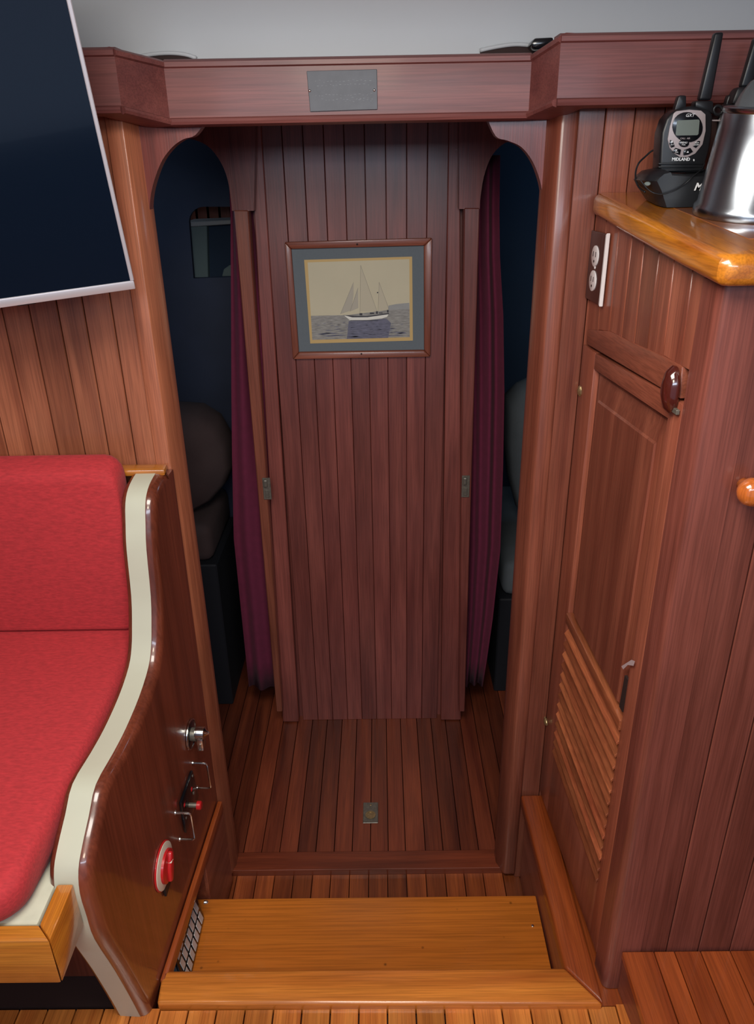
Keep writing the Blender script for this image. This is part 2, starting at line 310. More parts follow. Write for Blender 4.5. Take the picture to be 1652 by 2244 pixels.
# --- header beams: profile swept through backprojected corners
def beam_seg(pa_top, pa_bot, Ya, pb_top, pb_bot, Yb, name, par, mat):
    """one board of the header beam with a rounded top edge and a bead along the bottom"""
    A1, A0, B1, B0 = PY(*pa_top, Ya), PY(*pa_bot, Ya), PY(*pb_top, Yb), PY(*pb_bot, Yb)
    A0.x = A1.x = (A0.x+A1.x)/2; B0.x = B1.x = (B0.x+B1.x)/2
    nrm = Vector(((B1.y-A1.y), -(B1.x-A1.x), 0)).normalized()
    if nrm.y > 0: nrm = -nrm
    def sec(P0, P1):
        h = (P1.z-P0.z); out = []
        for f, zf in [(-0.05, h), (-0.008, h), (-0.001, h-0.002), (0.004, h-0.005), (0.004, h-0.011), (0.0, h-0.013), (0, 0.010), (0.006, 0.008), (0.008, 0.004), (0.006, 0.0), (0.0, -0.002), (-0.05, -0.002)]:
            out.append(P0+nrm*f+Vector((0, 0, zf)))
        return out
    bm, vr = loft([sec(A0, A1), sec(B0, B1)], close=True); bm.faces.new(vr[0]); bm.faces.new(vr[1][::-1])
    return obj(name, bm, mat, par, smooth=True)
YM, YLB, YRB = 1.345, 1.27, 1.275
hb = empty('header_beam', (0, YM, 1.42), kind='structure'); hb.name = 'trim_7'; WL['trim_7'] = Vector((0, YM, 1.42)); finish(hb, label='red-brown header beam across the top of the doorway')
beam_seg((345, 129), (385, 274), YM, (1165, 114), (1158, 259), YM, 'middle_board', hb, W_BM)
beam_seg((250, 101), (266, 248), YLB, (345, 129), (385, 274), YM, 'corner_board', hb, W_BM)
beam_seg((1165, 114), (1158, 259), YM, (1227, 71), (1222, 232), YRB, 'corner_board', hb, W_BM)
lt, lb = PY(250, 101, YLB), PY(266, 248, YLB)
beam_seg((-600, 101+14), (-600, 248+14), YLB, (250, 101), (266, 248), YLB, 'side_board', hb, W_BM)
beam_seg((1227, 71), (1222, 232), YRB, (2600, 46), (2600, 207), YRB, 'side_board', hb, W_BM)
# --- far centre panel
wb = obj('wall_back', box(-0.30, 0.21, YB+0.02, YB+0.05, ZF, 1.462), W_FAR, kind='structure', label='centre panel of vertical mahogany planks facing the passage')
zs = [PY(x, 450, YB).x for x in (582, 627, 671, 715, 758, 801.5, 846, 891, 935.5, 981)]
for a, b2 in zip(zs, zs[1:]): obj('plank', box(a+0.0006, b2-0.0006, YB, YB+0.02, ZF, 1.46, 0.0010), W_FAR, wb)
def quad_post(p, Y, th, name, par, mat, bev=0.004): return obj(name, polyY(p, Y, th, 0.002, 1), mat, par)
quad_post([(545, 255), (571, 255), (655, 1582), (620, 1582)], YB-0.012, 0.04, 'corner_post', wb, W_FAR)
quad_post([(983, 255), (1008, 255), (1010, 1578), (966, 1578)], YB-0.012, 0.04, 'corner_post', wb, W_FAR)
# --- side doorways left and right of the centre panel, round-topped
YJ = YB-0.05
al = [(200, 262), (560, 262), (556, 462), (508, 462), (506, 440), (499, 395), (485, 358), (462, 326), (434, 309), (400, 303), (366, 309), (338, 326), (315, 358), (300, 395), (294, 440), (292, 470), (200, 470)]
al = al[:3]+[(p.x, p.y) for p in smooth_path([(x, y, 0) for x, y in al[3:16]], 3)]+al[16:]
d1 = obj('door_1', polyY(al, YJ, 0.03), W_VD, kind='structure', label='round-topped doorway to the left cabin, beside the burgundy curtain')
quad_post([(512, 461), (544, 461), (618, 1560), (606, 1560)], YJ-0.006, 0.04, 'jamb', d1, W_V, 0.003)
ar = [(1300, 245), (1006, 250), (1006, 458), (1051, 458), (1053, 430), (1060, 388), (1073, 350), (1090, 326), (1112, 311), (1135, 312), (1160, 326), (1182, 350), (1196, 388), (1202, 430), (1204, 470), (1300, 470)]
ar = ar[:3]+[(p.x, p.y) for p in smooth_path([(x, y, 0) for x, y in ar[3:14]], 3)]+ar[14:]
d2o = obj('door_2', polyY(ar, YJ, 0.03), W_VD, kind='structure', label='round-topped doorway to the right cabin')
quad_post([(1017, 456), (1051, 456), (1018, 1560), (1006, 1560)], YJ-0.006, 0.04, 'jamb', d2o, W_FAR, 0.003)
def strike(cx, cy, d, sgn):
    P = PY(cx, cy, YJ-0.008)
    bm = box(P.x-0.0105, P.x+0.0105, P.y-0.002, P.y+0.001, P.z-0.032, P.z+0.030, 0.0008)
    box(P.x-0.0075, P.x+0.003, P.y-0.007, P.y, P.z+0.004, P.z+0.026, 0.003, 2, bm)
    box(P.x-0.005, P.x+0.005, P.y-0.004, P.y, P.z-0.026, P.z-0.004, 0.001, 1, bm)
    obj('strike_plate', bm, M_GREY, d)
strike(585, 1070, d1, 1); strike(1020, 1065, d2o, -1)
# passage side walls between bulkhead and doorways, soffit
obj('wall_passage_left', box(-0.585, -0.56, YE+0.03, YJ, ZF, 1.5), M_HAZE2, kind='structure')
obj('wall_passage_right', box(0.46, 0.485, YE+0.03, YJ, ZF, 1.5), M_HAZE2, kind='structure')
obj('ceiling_passage', box(-1.6, 1.5, YE+0.025, 3.2, 1.465, 1.493), M_HAZE2, kind='structure')
# cabins behind
obj('wall_cabin_left', box(-1.62, -1.6, YA+0.06, 3.2, ZF, 1.5), M_HAZE2, kind='structure')
obj('wall_cabin_right', box(1.48, 1.5, YA+0.06, 3.2, ZF, 1.5), M_HAZE, kind='structure')
wcb = obj('wall_cabin_back', box(-1.6, 1.5, 3.2, 3.22, ZF, 1.5), M_HAZE, kind='structure')
obj('wall_cabin_divider', box(-0.08, 0.02, YB+0.06, 3.19, ZF, 1.5), M_HAZE2, kind='structure')
obj('wall_cabin_side', box(0.16, 0.5, 2.75, 2.78, ZF, 1.5), M_HAZE, kind='structure', label='lining of the right cabin with blue haze put into its colour')
obj('wall_cabin_outer', box(0.5, 1.48, 2.75, 2.78, ZF, 1.5), M_HAZE, kind='structure')
# left cabin partition with round-cornered cutout
YPN = 2.35
def arc(cx, cy, r, a0, a1, n=6): return [(cx+r*math.cos(R(a0+(a1-a0)*i/n)), cy-r*math.sin(R(a0+(a1-a0)*i/n))) for i in range(n+1)]
pa = [(160, 200), (560, 200), (560, 453), (446, 453)] + arc(446, 485, 32, 90, 180, 5) + [(424, 610), (540, 606), (640, 1700), (160, 1700)]
pn = obj('wall_partition', polyY(pa, YPN, 0.02), M_HAZE2, kind='structure', label='dark partition in the left cabin with a round-cornered cutout')
for i, x in enumerate((405, 430, 455, 480, 505)):
    a = PY(x, 470, 2.62).x; obj('plank', box(a, a+0.048, 2.60, 2.62, 1.0, 1.36, 0.002), W_V, pn)
# ================================================================== STEP WELL
xin, xout = 0.316, 0.370
rim = prism([PZ(343, 2199, 0.016), PZ(1322, 2199, 0.016), PZ(1237, 2119, 0.016), PZ(356, 2126, 0.016)], (0, 0, -0.034), 0.006, 3)
cmg = empty('coaming', (0, 0.87, -0.02), label='varnished wooden coaming framing the step well, with scuffed orange front board', cat='coaming')
obj('front_board', rim, W_RIM, cmg, smooth=True)
q = [PZ(1322, 2199, 0.016)+Vector((0.0008, 0, 0)), PZ(1237, 2119, 0.016)+Vector((0.0008, 0.0005, 0)), Vector((xin-0.004, YA-0.004, 0.016)), Vector((xout, YA-0.004, 0.016))]
rr = obj('side_rail', prism(q, (0, 0, -0.03), 0.005, 3), W_RAIL, cmg, smooth=True)
q2 = [(0.327, 0.90, -0.014), (0.335, 0.90, -0.014), (0.335, YA-0.006, -0.014), (0.327, YA-0.006, -0.014)]
obj('well_side', prism(q2, (0, 0, -0.25), 0.001), W_Y, rr)
xl0, xl1 = -0.4265, -0.405
sxi = lambda y: -0.425+0.0285*(y-0.836)/0.504+0.0115+0.0012
ql = [Vector((sxi(0.9), 0.90, 0.016)), Vector((sxi(0.9)-0.0115, 0.90, 0.016)), Vector((sxi(YA-0.01)-0.0115, YA-0.012, 0.016)), Vector((sxi(YA-0.01), YA-0.012, 0.016))]
rl = obj('side_slat', prism(ql, (0, 0, -0.03), 0.003, 2), W_RAIL, cmg, smooth=True)
obj('well_side', prism([Vector((sxi(1.17)-0.002, 1.172, -0.0145)), Vector((sxi(1.17)-0.010, 1.172, -0.0145)), Vector((sxi(YA)-0.010, YA-0.012, -0.0145)), Vector((sxi(YA)-0.002, YA-0.012, -0.0145))], (0, 0, -0.235), 0.001), W_Y, rl)
obj('niche_side', box(-0.462, -0.453, 0.885, 1.19, -0.25, -0.0145, 0.0), W_Y, rl)
obj('niche_back', box(-0.452, sxi(1.17)-0.003, 1.1725, 1.182, -0.25, -0.0145, 0.0), W_Y, rl)
tr = obj('step_tread', box(-0.451, 0.3245, 0.885, 1.168, ZT-0.022, ZT, 0.003, 2), W_TR, smooth=True, label='wide golden varnished step tread with small dark knots', cat='step')
obj('tread_support', box(-0.448, -0.43, 0.9, 1.16, ZT-0.15, ZT-0.022, 0.001), W_Y, tr); obj('tread_support', box(0.306, 0.3245, 0.9, 1.16, ZT-0.15, ZT-0.022, 0.001), W_Y, tr)
for px, py in ((1167, 2029), (437, 2022)):
    P = PZ(px, py, ZT); obj('screw', lathe(P, (0, 0, 1), [(0.003, 0), (0.003, 0.001), (0.0012, 0.002)], 10), M_CHROME, tr, smooth=True)
P = PZ(812, 1782, ZF)
fp = obj('floor_ring', box(P.x-0.0205, P.x+0.0205, P.y-0.036, P.y+0.036, ZF+0.0005, ZF+0.003, 0.001), M_GREY, label='small square metal lift ring set in the dark passage floor', cat='floor ring')
obj('ring', lathe((P.x, P.y-0.01, ZF+0.003), (0, 0, 1), [(0.013, 0), (0.014, 0.002), (0.009, 0.002), (0.009, 0.001)], 18), M_OLDB, fp, smooth=True)
obj('screw', lathe((P.x, P.y+0.026, ZF+0.003), (0, 0, 1), [(0.003, 0), (0.002, 0.001)], 8), M_OLDB, fp)
# ================================================================== SETTEE
a0, a1 = Vector((-0.3965, YA, 0)), Vector((-0.425, 0.836, 0))
pd = (a0-a1).normalized(); PN = Vector((pd.y, -pd.x, 0)); 
if PN.x < 0: PN = -PN
def SP(px, py, off=0.0): return PP(px, py, a1+PN*off, PN)
prof = [(374, 1003), (350, 1026), (335.6, 1046), (324, 1072), (318.6, 1103), (319, 1150), (321, 1205), (330.5, 1307), (332, 1375), (331, 1420), (325, 1463), (305, 1527), (275, 1598), (247, 1652), (210, 1719.5), (195, 1787), (180, 1855), (172, 1906), (175, 1957), (190, 2008), (207, 2058), (251, 2126), (290, 2194), (308, 2229)]
RD, RDL = 0.018, 0.010
crest = [SP(x, y, -RD) for x, y in prof]
crest = smooth_path(crest, 3)
for p in crest: p.z = max(p.z, 0.0); p.y = min(p.y, YA-0.022)
nn = []
for i, p in enumerate(crest):
    tn = (crest[min(i+1, len(crest)-1)]-crest[max(i-1, 0)]); tn = tn-PN*tn.dot(PN); tn.normalize()
    v = tn.cross(PN).normalized()
    if i == 0: ref = v if v.y > 0 or v.z < 0 else -v; v = ref
    if nn and v.dot(nn[-1]) < 0: v = -v
    nn.append(v)
if nn[20].y < 0: nn = [-v for v in nn]
TS = 0.036      # ivory strip width
rows = []
for p, n_ in zip(crest, nn):
    r = []
    for k in range(5):
        a = math.pi/2*k/4; r.append(p+PN*(RD*math.cos(a)) + n_*(RD*(1-math.sin(a))))
    q0 = p-PN*TS
    for k in range(5):
        a = math.pi/2*(4-k)/4; r.append(q0-PN*(RDL*math.cos(a)) + n_*(RDL*(1-math.sin(a))))
    rows.append(r)
for r in rows:
    for p in r: p.y = min(p.y, YA-0.010)
bm, vr = loft(rows)
zt = rows[0][0].z
def wl_pt(ref, z): d = (YA-0.008-ref.y)/pd.y; q = ref+pd*d; q.z = z; return q
for side in (0, -1):
    col = [r[side] for r in vr]; e1 = bm.verts.new(wl_pt(col[-1].co, 0.0)); e2 = bm.verts.new(wl_pt(col[0].co, zt))
    bm.faces.new(col+[e1, e2])
    if side == 0: R1, R2 = e1, e2
    else: L1, L2 = e1, e2
bm.faces.new(vr[0]+[L2, R2]); bm.faces.new(vr[-1][::-1]+[R1, L1])
st = empty('settee', (-0.95, 0.9, 0.0), label='built-in settee with a curved wooden end panel edged by an ivory strip', cat='settee')
obj('end_panel', bm, W_PAN, st, smooth=True)
srow = []
for p, n_ in zip(crest, nn): srow.append([p-n_*0.0006, p-PN*TS-n_*0.0006, p-PN*TS+n_*0.004, p+n_*0.004])
for r in srow:
    for p in r: p.y = min(p.y, YA-0.010)
bm, vr = loft(srow, close=True); bm.faces.new(vr[0]); bm.faces.new(vr[-1][::-1])
obj('ivory_strip', bm, M_IVORY, st, label='ivory inlay strip', smooth=True)
TH = TS+RD+RDL
tp = rows[0][0]
inX = lambda y: a1.x + (y-a1.y)*pd.x/pd.y - TH       # inner face of the end panel
obj('cap', prism([Vector((-1.59, YA-0.003, zt+0.012)), Vector((inX(YA)+TH-0.006, YA-0.008, zt+0.012)), Vector((inX(YA-0.045)+TH, YA-0.04, zt+0.012)), Vector((-1.59, YA-0.04, zt+0.012))], (0, 0, -0.013), 0.004, 2), W_GOLD, st, smooth=True)
xi = inX(0.7)-0.004
# base box, front fiddle board, return board at the end
Yf = 0.68
fb_t, fb_b = PY(104, 2062, Yf), PY(140, 2155, Yf)
xe = (fb_t.x+fb_b.x)/2
zb0, zb1 = fb_b.z, fb_t.z
obj('front_board', prism([(-1.59, Yf, zb0), (xe, Yf, zb0), (xe-0.024, Yf+0.024, zb0), (-1.59, Yf+0.024, zb0)], (0, 0, zb1-zb0), 0.003, 2), W_GOLD, st, smooth=True)
obj('end_block', prism([(xe+0.0004, Yf+0.0008, zb0), (xe+0.0004, Yf+0.088, zb0), (xe-0.0236, Yf+0.088, zb0), (xe-0.0236, Yf+0.0248, zb0)], (0, 0, zb1-zb0), 0.003, 2), W_GOLDY, st, smooth=True)
obj('plinth', box(-1.59, xi-0.02, 0.92, 0.95, 0.001, zb0+0.05), W_PAN, st)
obj('seat_box', box(-1.59, xi-0.02, 0.72, 0.91, zb0+0.01, zb0+0.03), W_PAN, st)
obj('seat_pan', box(-1.59, xe-0.030, Yf+0.03, YA-0.06, zb1-0.020, zb1-0.008, 0.004, 2), M_PAN, st, label='white plastic seat pan', smooth=True)
# cushions
def cushion(name, sec, x0, x1, rc, mat, **k):
    """sec: closed YZ outline; ends rounded by shrinking the section"""
    cy = sum(p[0] for p in sec)/len(sec); cz = sum(p[1] for p in sec)/len(sec); rows = []
    xs_ = [x0]+[x1-rc*(1-math.sin(R(a))) for a in (0, 22, 45, 67, 90)]
    for j, x_ in enumerate(xs_):
        s = rc*(1-math.cos(R((0, 0, 22, 45, 67, 90)[j]))) if j else 0
        row = []
        for (y, z) in sec:
            d = Vector((cy-y, cz-z)); l = d.length; d = d/l*min(s, l*0.9); row.append((x_, y+d.x, z+d.y))
        rows.append(row)
    bm, vr = loft(rows, close=True); bm.faces.new(vr[0]); bm.faces.new(vr[-1][::-1])
    return obj(name, bm, mat, smooth=True, **k)
def rounded(sec, rad, n=4):
    out = []; m_ = len(sec)
    for i, p in enumerate(sec):
        p = Vector(p); a = Vector(sec[i-1]); b2 = Vector(sec[(i+1) % m_]); rr_ = rad[i] if isinstance(rad, list) else rad
        u = (a-p).normalized()*min(rr_, (a-p).length*0.45); v = (b2-p).normalized()*min(rr_, (b2-p).length*0.45)
        for k in range(n+1):
            s = k/n; out.append(tuple((p+u)*(1-s)**2+p*2*s*(1-s)+(p+v)*s*s))
    return out
ybk = 1.235
zseat = PY(150, 1388, ybk).z; zbt = PY(150, 1036, ybk+0.01).z; zbb = PY(150, 980, YA-0.035).z
zfr = PY(0, 1965, 0.70).z
yfc = 0.693
def plan(ins):
    xr = lambda y: inX(y)-0.003-ins
    rc = 0.05; y0 = yfc+ins; out = [(-1.59, ybk+0.02), (-1.59, y0)]
    xq = xr(y0+rc)
    for k in range(9):
        a = math.pi/2*k/8; out.append((xq-rc+rc*math.sin(a), y0+rc-rc*math.cos(a)))
    out += [(xr(0.9), 0.9), (xr(1.1), 1.1), (xr(ybk), ybk+0.02)]
    return out
zc = zb1+0.001; rows = []
for ins, t_ in ((0.012, 0.0), (0.004, 0.12), (0.0, 0.35), (0.0, 0.72), (0.004, 0.88), (0.012, 0.97), (0.024, 1.0)):
    rows.append([(x, y, zc+(zfr+(zseat-zfr)*(y-yfc)/(ybk-yfc)-zc)*t_) for x, y in plan(ins)])
bm, vr = loft(rows, close=True); bm.faces.new(vr[0]); bm.faces.new(vr[-1][::-1])
obj('seat_cushion', bm, M_RED, smooth=True, label='red velour seat cushion with rounded front corner on the settee', cat='cushion')
cb = rounded([(ybk, zseat+0.004), (ybk-0.002, zbt), (YA-0.045, zbb+0.002), (YA-0.04, zseat+0.004)], [0.01, 0.02, 0.03, 0.01])
cushion('back_cushion', cb, -1.59, inX(1.25)-0.003, 0.03, M_RED, label='red velour back cushion against the plank bulkhead', cat='cushion')
# ---------------- controls on the settee end panel
def disc(c, r, h, mat, name, par=None, n=28, prof=None, **k): return obj(name, lathe(c, PN, prof or [(r, 0), (r, h*0.7), (r*0.93, h)], n), mat, par, smooth=True, **k)
upv = Vector((0, 0, 1))
c1 = SP(416.4, 1608.8)+PN*0.0006; rr1 = (SP(419.7, 1575.4)-SP(413, 1642)).length/2
e = empty('selector_switch', c1, label='chrome lever on a round black plate, highest control on the settee end panel', cat='switch')
disc(c1, rr1, 0.003, M_BLACKG, 'plate', e); obj('bezel', lathe(c1+PN*0.001, PN, [(rr1+0.0015, 0), (rr1+0.0015, 0.002), (rr1-0.0008, 0.0025), (rr1-0.0008, 0)], 28), M_CHROME, e, smooth=True)
obj('collar', lathe(c1+PN*0.003, PN, [(0.014, 0), (0.014, 0.010)], 20), M_GREY, e, smooth=True)
obj('barrel', lathe(c1+PN*0.012+upv*0.004, PN, [(0.013, 0), (0.014, 0.006), (0.013, 0.018), (0.006, 0.022), (0.002, 0.028)], 20), M_CHROME, e, smooth=True)
bq = c1+PN*0.014; obj('lever', prism([bq+pd*0.009+upv*-0.005, bq-pd*0.009+upv*-0.005, bq-pd*0.012-upv*0.034, bq+pd*0.012-upv*0.034], PN*0.013, 0.002, 2), M_CHROME, e, smooth=True)
def bail(pa_, pb_, so, lab):
    A, B = SP(*pa_), SP(*pb_); v = (B-A)
    pts = [A, A+PN*so*0.75, A+PN*so*0.95+v*0.04, A+PN*so+v*0.14, A+PN*so+v*0.86, A+PN*so*0.95+v*0.96, A+PN*so*0.75+v, B]
    o = obj('guard_handle', tube(smooth_path(pts, 3), 0.0022, 8), M_CHROME, smooth=True, label=lab, cat='handle', group='chrome guard handles on the settee end panel')
    obj('washer', lathe(A, PN, [(0.005, 0), (0.0045, 0.002)], 14), M_CHROME, o, smooth=True); obj('washer', lathe(B, PN, [(0.005, 0), (0.0045, 0.002)], 14), M_CHROME, o, smooth=True)
bail((422, 1671.7), (431.7, 1726.5), 0.030, 'chrome wire guard handle above the black control plate')
bail((384, 1781), (394, 1838.8), 0.030, 'chrome wire guard handle below the red pull knob')
dz = lambda zx_, zy_, off=0.0: SP(310+zx_/3.739, 1550+zy_/3.739, off)
cpn = obj('control_plate', prism([q_+PN*0.0006 for q_ in (dz(395, 515), dz(447, 720), dz(345, 1030), dz(302, 785))], PN*0.006, 0.0015, 2), M_BLACKG, smooth=True, label='diamond-shaped black engine control plate between the guard handles', cat='control panel')
cc = dz(365, 800); obj('shaft', lathe(cc+PN*0.006, PN, [(0.005, 0), (0.005, 0.018)], 14), M_GREY, cpn, smooth=True)
obj('pull_knob', lathe(cc+PN*0.022, PN, [(0.006, 0), (0.009, 0.001), (0.009, 0.008), (0.007, 0.010)], 18), M_SWR, cpn, smooth=True, label='red knob')
for zx_, zy_, mm, rr_ in ((385, 670, M_SWR, 0.005), (403, 700, M_GREY, 0.004), (325, 800, M_SWR, 0.004), (340, 905, M_GREY, 0.003), (392, 560, M_GREY, 0.003)):
    obj('indicator', lathe(dz(zx_, zy_)+PN*0.006, PN, [(rr_, 0), (rr_, 0.001), (rr_*0.5, 0.002)], 12), mm, cpn, smooth=True)
c2 = SP(356, 1897)+PN*0.0006; r2 = (SP(365, 1842)-SP(341.5, 1953)).length/2
bs = empty('battery_switch', c2, label='round red battery switch with a white ring, lowest control on the end panel', cat='switch')
disc(c2, r2, 0.006, M_SWR, 'base', bs, 36, [(r2+0.001, 0), (r2+0.001, 0.002), (r2, 0.003)])
disc(c2+PN*0.003, r2, 0.003, M_SWW, 'white_ring', bs, 36, [(r2-0.001, 0), (r2-0.001, 0.001), (r2-0.014, 0.004)])
disc(c2+PN*0.005, r2, 0.003, M_SWR, 'knob', bs, 30, [(r2*0.72, 0), (r2*0.70, 0.006), (r2*0.5, 0.008)])
hb_ = (upv*0.94+pd*0.34).normalized(); hx = PN.cross(hb_).normalized()
kb = c2+PN*0.009
obj('grip', prism([kb+hb_*r2*0.66+hx*0.004, kb+hx*0.011, kb-hb_*r2*0.66+hx*0.006, kb-hb_*r2*0.66-hx*0.006, kb-hx*0.011, kb+hb_*r2*0.66-hx*0.004], PN*0.010, 0.004, 3), M_SWR, bs, smooth=True)
obj('pointer', prism([kb+hb_*0.01+hx*0.009, kb+hb_*r2*0.3+hx*0.006, kb+hb_*r2*0.3-hx*0.002, kb+hb_*0.012-hx*0.002], PN*0.0104, 0.0008, 1), M_SWW, bs)
cu_ = SP(345, 1953); obj('lock_tab', prism([c2-upv*r2*0.7+pd*0.03, c2-upv*(r2+0.012)+pd*0.012, c2-upv*(r2+0.016)-pd*0.018, c2-upv*(r2-0.006)-pd*0.02], PN*0.005, 0.001), M_BLACK, bs)
# heater outlet box on the tread
hv = empty('heater_vent', (-0.43, 1.06, ZT), label='black warm-air vent box with chrome grille standing at the left end of the step tread', cat='vent')
yv0, yv1 = 0.955, 1.15; zv = 0.076; xv0, xv1 = -0.4475, -0.397
sec = [(xv0, 0.001), (xv1, 0.001), (xv1, 0.008), (xv0+0.024, zv), (xv0+0.004, zv)]
obj('housing', prism([(x, yv0+(0.0 if z < 0.03 else 0.03), ZT+z) for x, z in sec], (0, yv1-yv0-0.03, 0), 0.004, 3), M_BLACKG, hv, smooth=True)
obj('flap', prism([(xv0+0.008, yv0+0.035, ZT+zv+0.001), (xv0+0.023, yv0+0.035, ZT+zv-0.001), (xv0+0.023, yv1-0.004, ZT+zv-0.001), (xv0+0.008, yv1-0.004, ZT+zv+0.001)], (0.002, 0, 0.006), 0.001), M_GREY, hv)
ga, gb = Vector((xv0+0.023, 0, ZT+zv-0.004)), Vector((xv1+0.001, 0, ZT+0.010)); gd = (gb-ga); gn = Vector((-gd.z, 0, gd.x)).normalized()
if gn.x < 0: gn = -gn
for j in range(7):
    for k in range(3):
        y_ = yv0+0.034+j*0.0205-k*0.008; p0 = ga+gd*(0.04+0.32*k)+gn*0.0003; p1 = ga+gd*(0.30+0.32*k)+gn*0.0003
        obj('grille_cell', prism([(p0.x, y_+0.004, p0.z), (p0.x, y_+0.019, p0.z), (p1.x, y_+0.014, p1.z), (p1.x, y_-0.001, p1.z)], gn*0.002, 0.0008), M_OUTC, hv)
obj('stud', lathe((xv1+0.004, yv1-0.03, ZT+0.05), (1, 0, 0), [(0.004, 0), (0.004, 0.006), (0.002, 0.009)], 12), M_CHROME, hv, smooth=True)
# ================================================================== TELEVISION
BR = PY(297, 632, 1.16); TRp = PY(155, 0, 1.06); BL = PY(0, 655, 1.10)
uz = (TRp-BR).normalized(); ux = (BL-BR); ux = (ux-uz*ux.dot(uz)).normalized(); un = ux.cross(uz).normalized()
if un.y > 0: un = -un
TW, THt = 0.74, 0.415
def TVq(a, b2, c): return BR+ux*a+uz*b2+un*c
def tvbox(a0_, a1_, b0_, b1_, c0_, c1_, bev=0.0, seg=1): return prism([TVq(a0_, b0_, c0_), TVq(a1_, b0_, c0_), TVq(a1_, b1_, c0_), TVq(a0_, b1_, c0_)], un*(c1_-c0_), bev, seg)
tv = empty('television', TVq(TW/2, 0, 0), label='black flat television with a thin silver bezel hung at upper left', cat='television')
obj('housing', tvbox(0.004, TW-0.004, 0.004, THt-0.004, -0.035, -0.004, 0.006, 2), M_BLACK, tv)
obj('screen', tvbox(0.005, TW-0.005, 0.0125, THt-0.006, -0.004, 0.0, 0.0), M_SCREEN, tv)
obj('bottom_bezel', tvbox(0, TW, 0, 0.0125, -0.006, 0.0025, 0.0015, 2), M_SILVER, tv, smooth=True)
obj('top_bezel', tvbox(0, TW, THt-0.006, THt, -0.006, 0.002, 0.001), M_SILVER, tv)
obj('side_bezel', tvbox(-0.0005, 0.005, 0.0125, THt-0.006, -0.006, 0.002, 0.001), M_SILVER, tv)
obj('side_bezel', tvbox(TW-0.005, TW, 0.0125, THt-0.006, -0.006, 0.002, 0.001), M_SILVER, tv)
ab = TVq(TW/2, THt*0.6, -0.034); obj('mount_arm', tube([ab, ab+Vector((0, 0.05, 0.02)), Vector((ab.x, ab.y+0.07, 1.66))], 0.014, 12), M_BLACK, tv, smooth=True)
ir = TVq(0.155, -0.001, -0.003); obj('sensor', tvbox(0.14, 0.165, -0.003, 0.0, -0.006, -0.001, 0.001), M_BLACK, tv)
# ================================================================== PLAQUE
Yp = YM-0.0005
plq = obj('plaque', prism([PY(x, y, Yp) for x, y in ((672, 156), (826, 152), (827, 240), (680, 245))], (0, -0.0025, 0), 0.0006), M_BRASS, label='dull metal plaque with faint worn engraving on the header beam', cat='plaque')
for x, y in ((678.5, 199), (820, 197.5)): obj('screw', lathe(PY(x, y, Yp-0.0025), (0, -1, 0), [(0.0022, 0), (0.0018, 0.001), (0.0008, 0.0016)], 12), M_CHROME, plq, smooth=True)
random.seed(3)
for rowi, (y, xa_, xb_) in enumerate(((178, 690, 815), (186, 694, 812), (209, 690, 812), (217, 704, 815), (221, 755, 816))):
    x = xa_; bm = bmesh.new()
    while x < xb_:
        w_ = random.uniform(2, 5); h_ = random.uniform(0.5, 1.2); yy = y-0.025*(x-xa_)+random.uniform(-2.5, 2.5)
        polyY([(x, yy), (x+w_, yy), (x+w_, yy+h_), (x, yy+h_)], Yp-0.0029, 0.0004, 0, 1, bm); x += w_+random.uniform(3, 7)
    obj('engraving', bm, M_ENGR, plq)
# ================================================================== PICTURE
YP = YB-0.016
fz = lambda zx_, zy_: (620+zx_/4.859, 500+zy_/4.859)
def zpoly(pts, Y, th=0.0004, bev=0.0, bm=None): return prism([PY(*fz(*p), Y) for p in pts], (0, th, 0), bev, 2, bm)
OU = [(15, 150), (1590, 105), (1570, 1372), (105, 1400)]; IN = [(88, 225), (1500, 188), (1502, 1300), (170, 1322)]
pic = empty('framed_picture', PY(*fz(830, 1390), YP), label='framed photograph of a sailing yacht in a grey mat on the centre panel', cat='picture')
for i, nm in enumerate(('top', 'right', 'bottom', 'left')):
    j = (i+1) % 4
    o = obj('frame_moulding', zpoly([OU[i], OU[j], IN[j], IN[i]], YP, 0.0155, 0.0035), W_H if i % 2 == 0 else W_V, pic, smooth=True)
obj('backing', zpoly([(60, 190), (1530, 150), (1530, 1330), (140, 1355)], YP+0.010, 0.004), M_DARK, pic)
obj('mat', zpoly(IN, YP+0.0085, 0.0012), M_MAT, pic)
obj('gold_fillet', zpoly([(225, 338), (1375, 303), (1383, 1197), (290, 1228)], YP+0.0078, 0.0008), M_GOLD, pic)
pr = obj('photo_print', zpoly([(262, 365), (1345, 330), (1350, 1160), (312, 1190)], YP+0.0072, 0.0006), M_SKYP, pic, label='cream-toned photograph of a three-sailed ketch on the sea')
obj('sea', zpoly([(297, 934), (690, 925), (1120, 871), (1347, 862), (1350, 1160), (312, 1190)], YP+0.0070, 0.0003), M_SEA, pr)
obj('reflection', zpoly([(700, 990), (900, 983), (1100, 962), (1150, 1010), (1120, 1168), (680, 1180)], YP+0.0069, 0.0002), M_SEA2, pr)
obj('hill', zpoly([(1120, 825), (1210, 808), (1345, 795), (1347, 862), (1120, 871)], YP+0.0069, 0.0002), M_HILL, pr)
for pts, mm in (([(750, 575), (752, 700), (735, 830), (715, 880), (610, 915)], M_SAIL2), ([(797, 630), (803, 850), (712, 888)], M_SAIL2), ([(825, 395), (905, 620), (1000, 885), (822, 885)], M_SAIL), ([(1022, 575), (1125, 830), (1110, 872), (1018, 872)], M_SAIL)):
    obj('sail', zpoly(pts, YP+0.0068, 0.0002), mm, pr)
obj('hull', zpoly([(650, 930), (760, 940), (900, 940), (1128, 908), (1108, 945), (1050, 962), (900, 978), (718, 984)], YP+0.0066, 0.0002), M_HULL, pr)
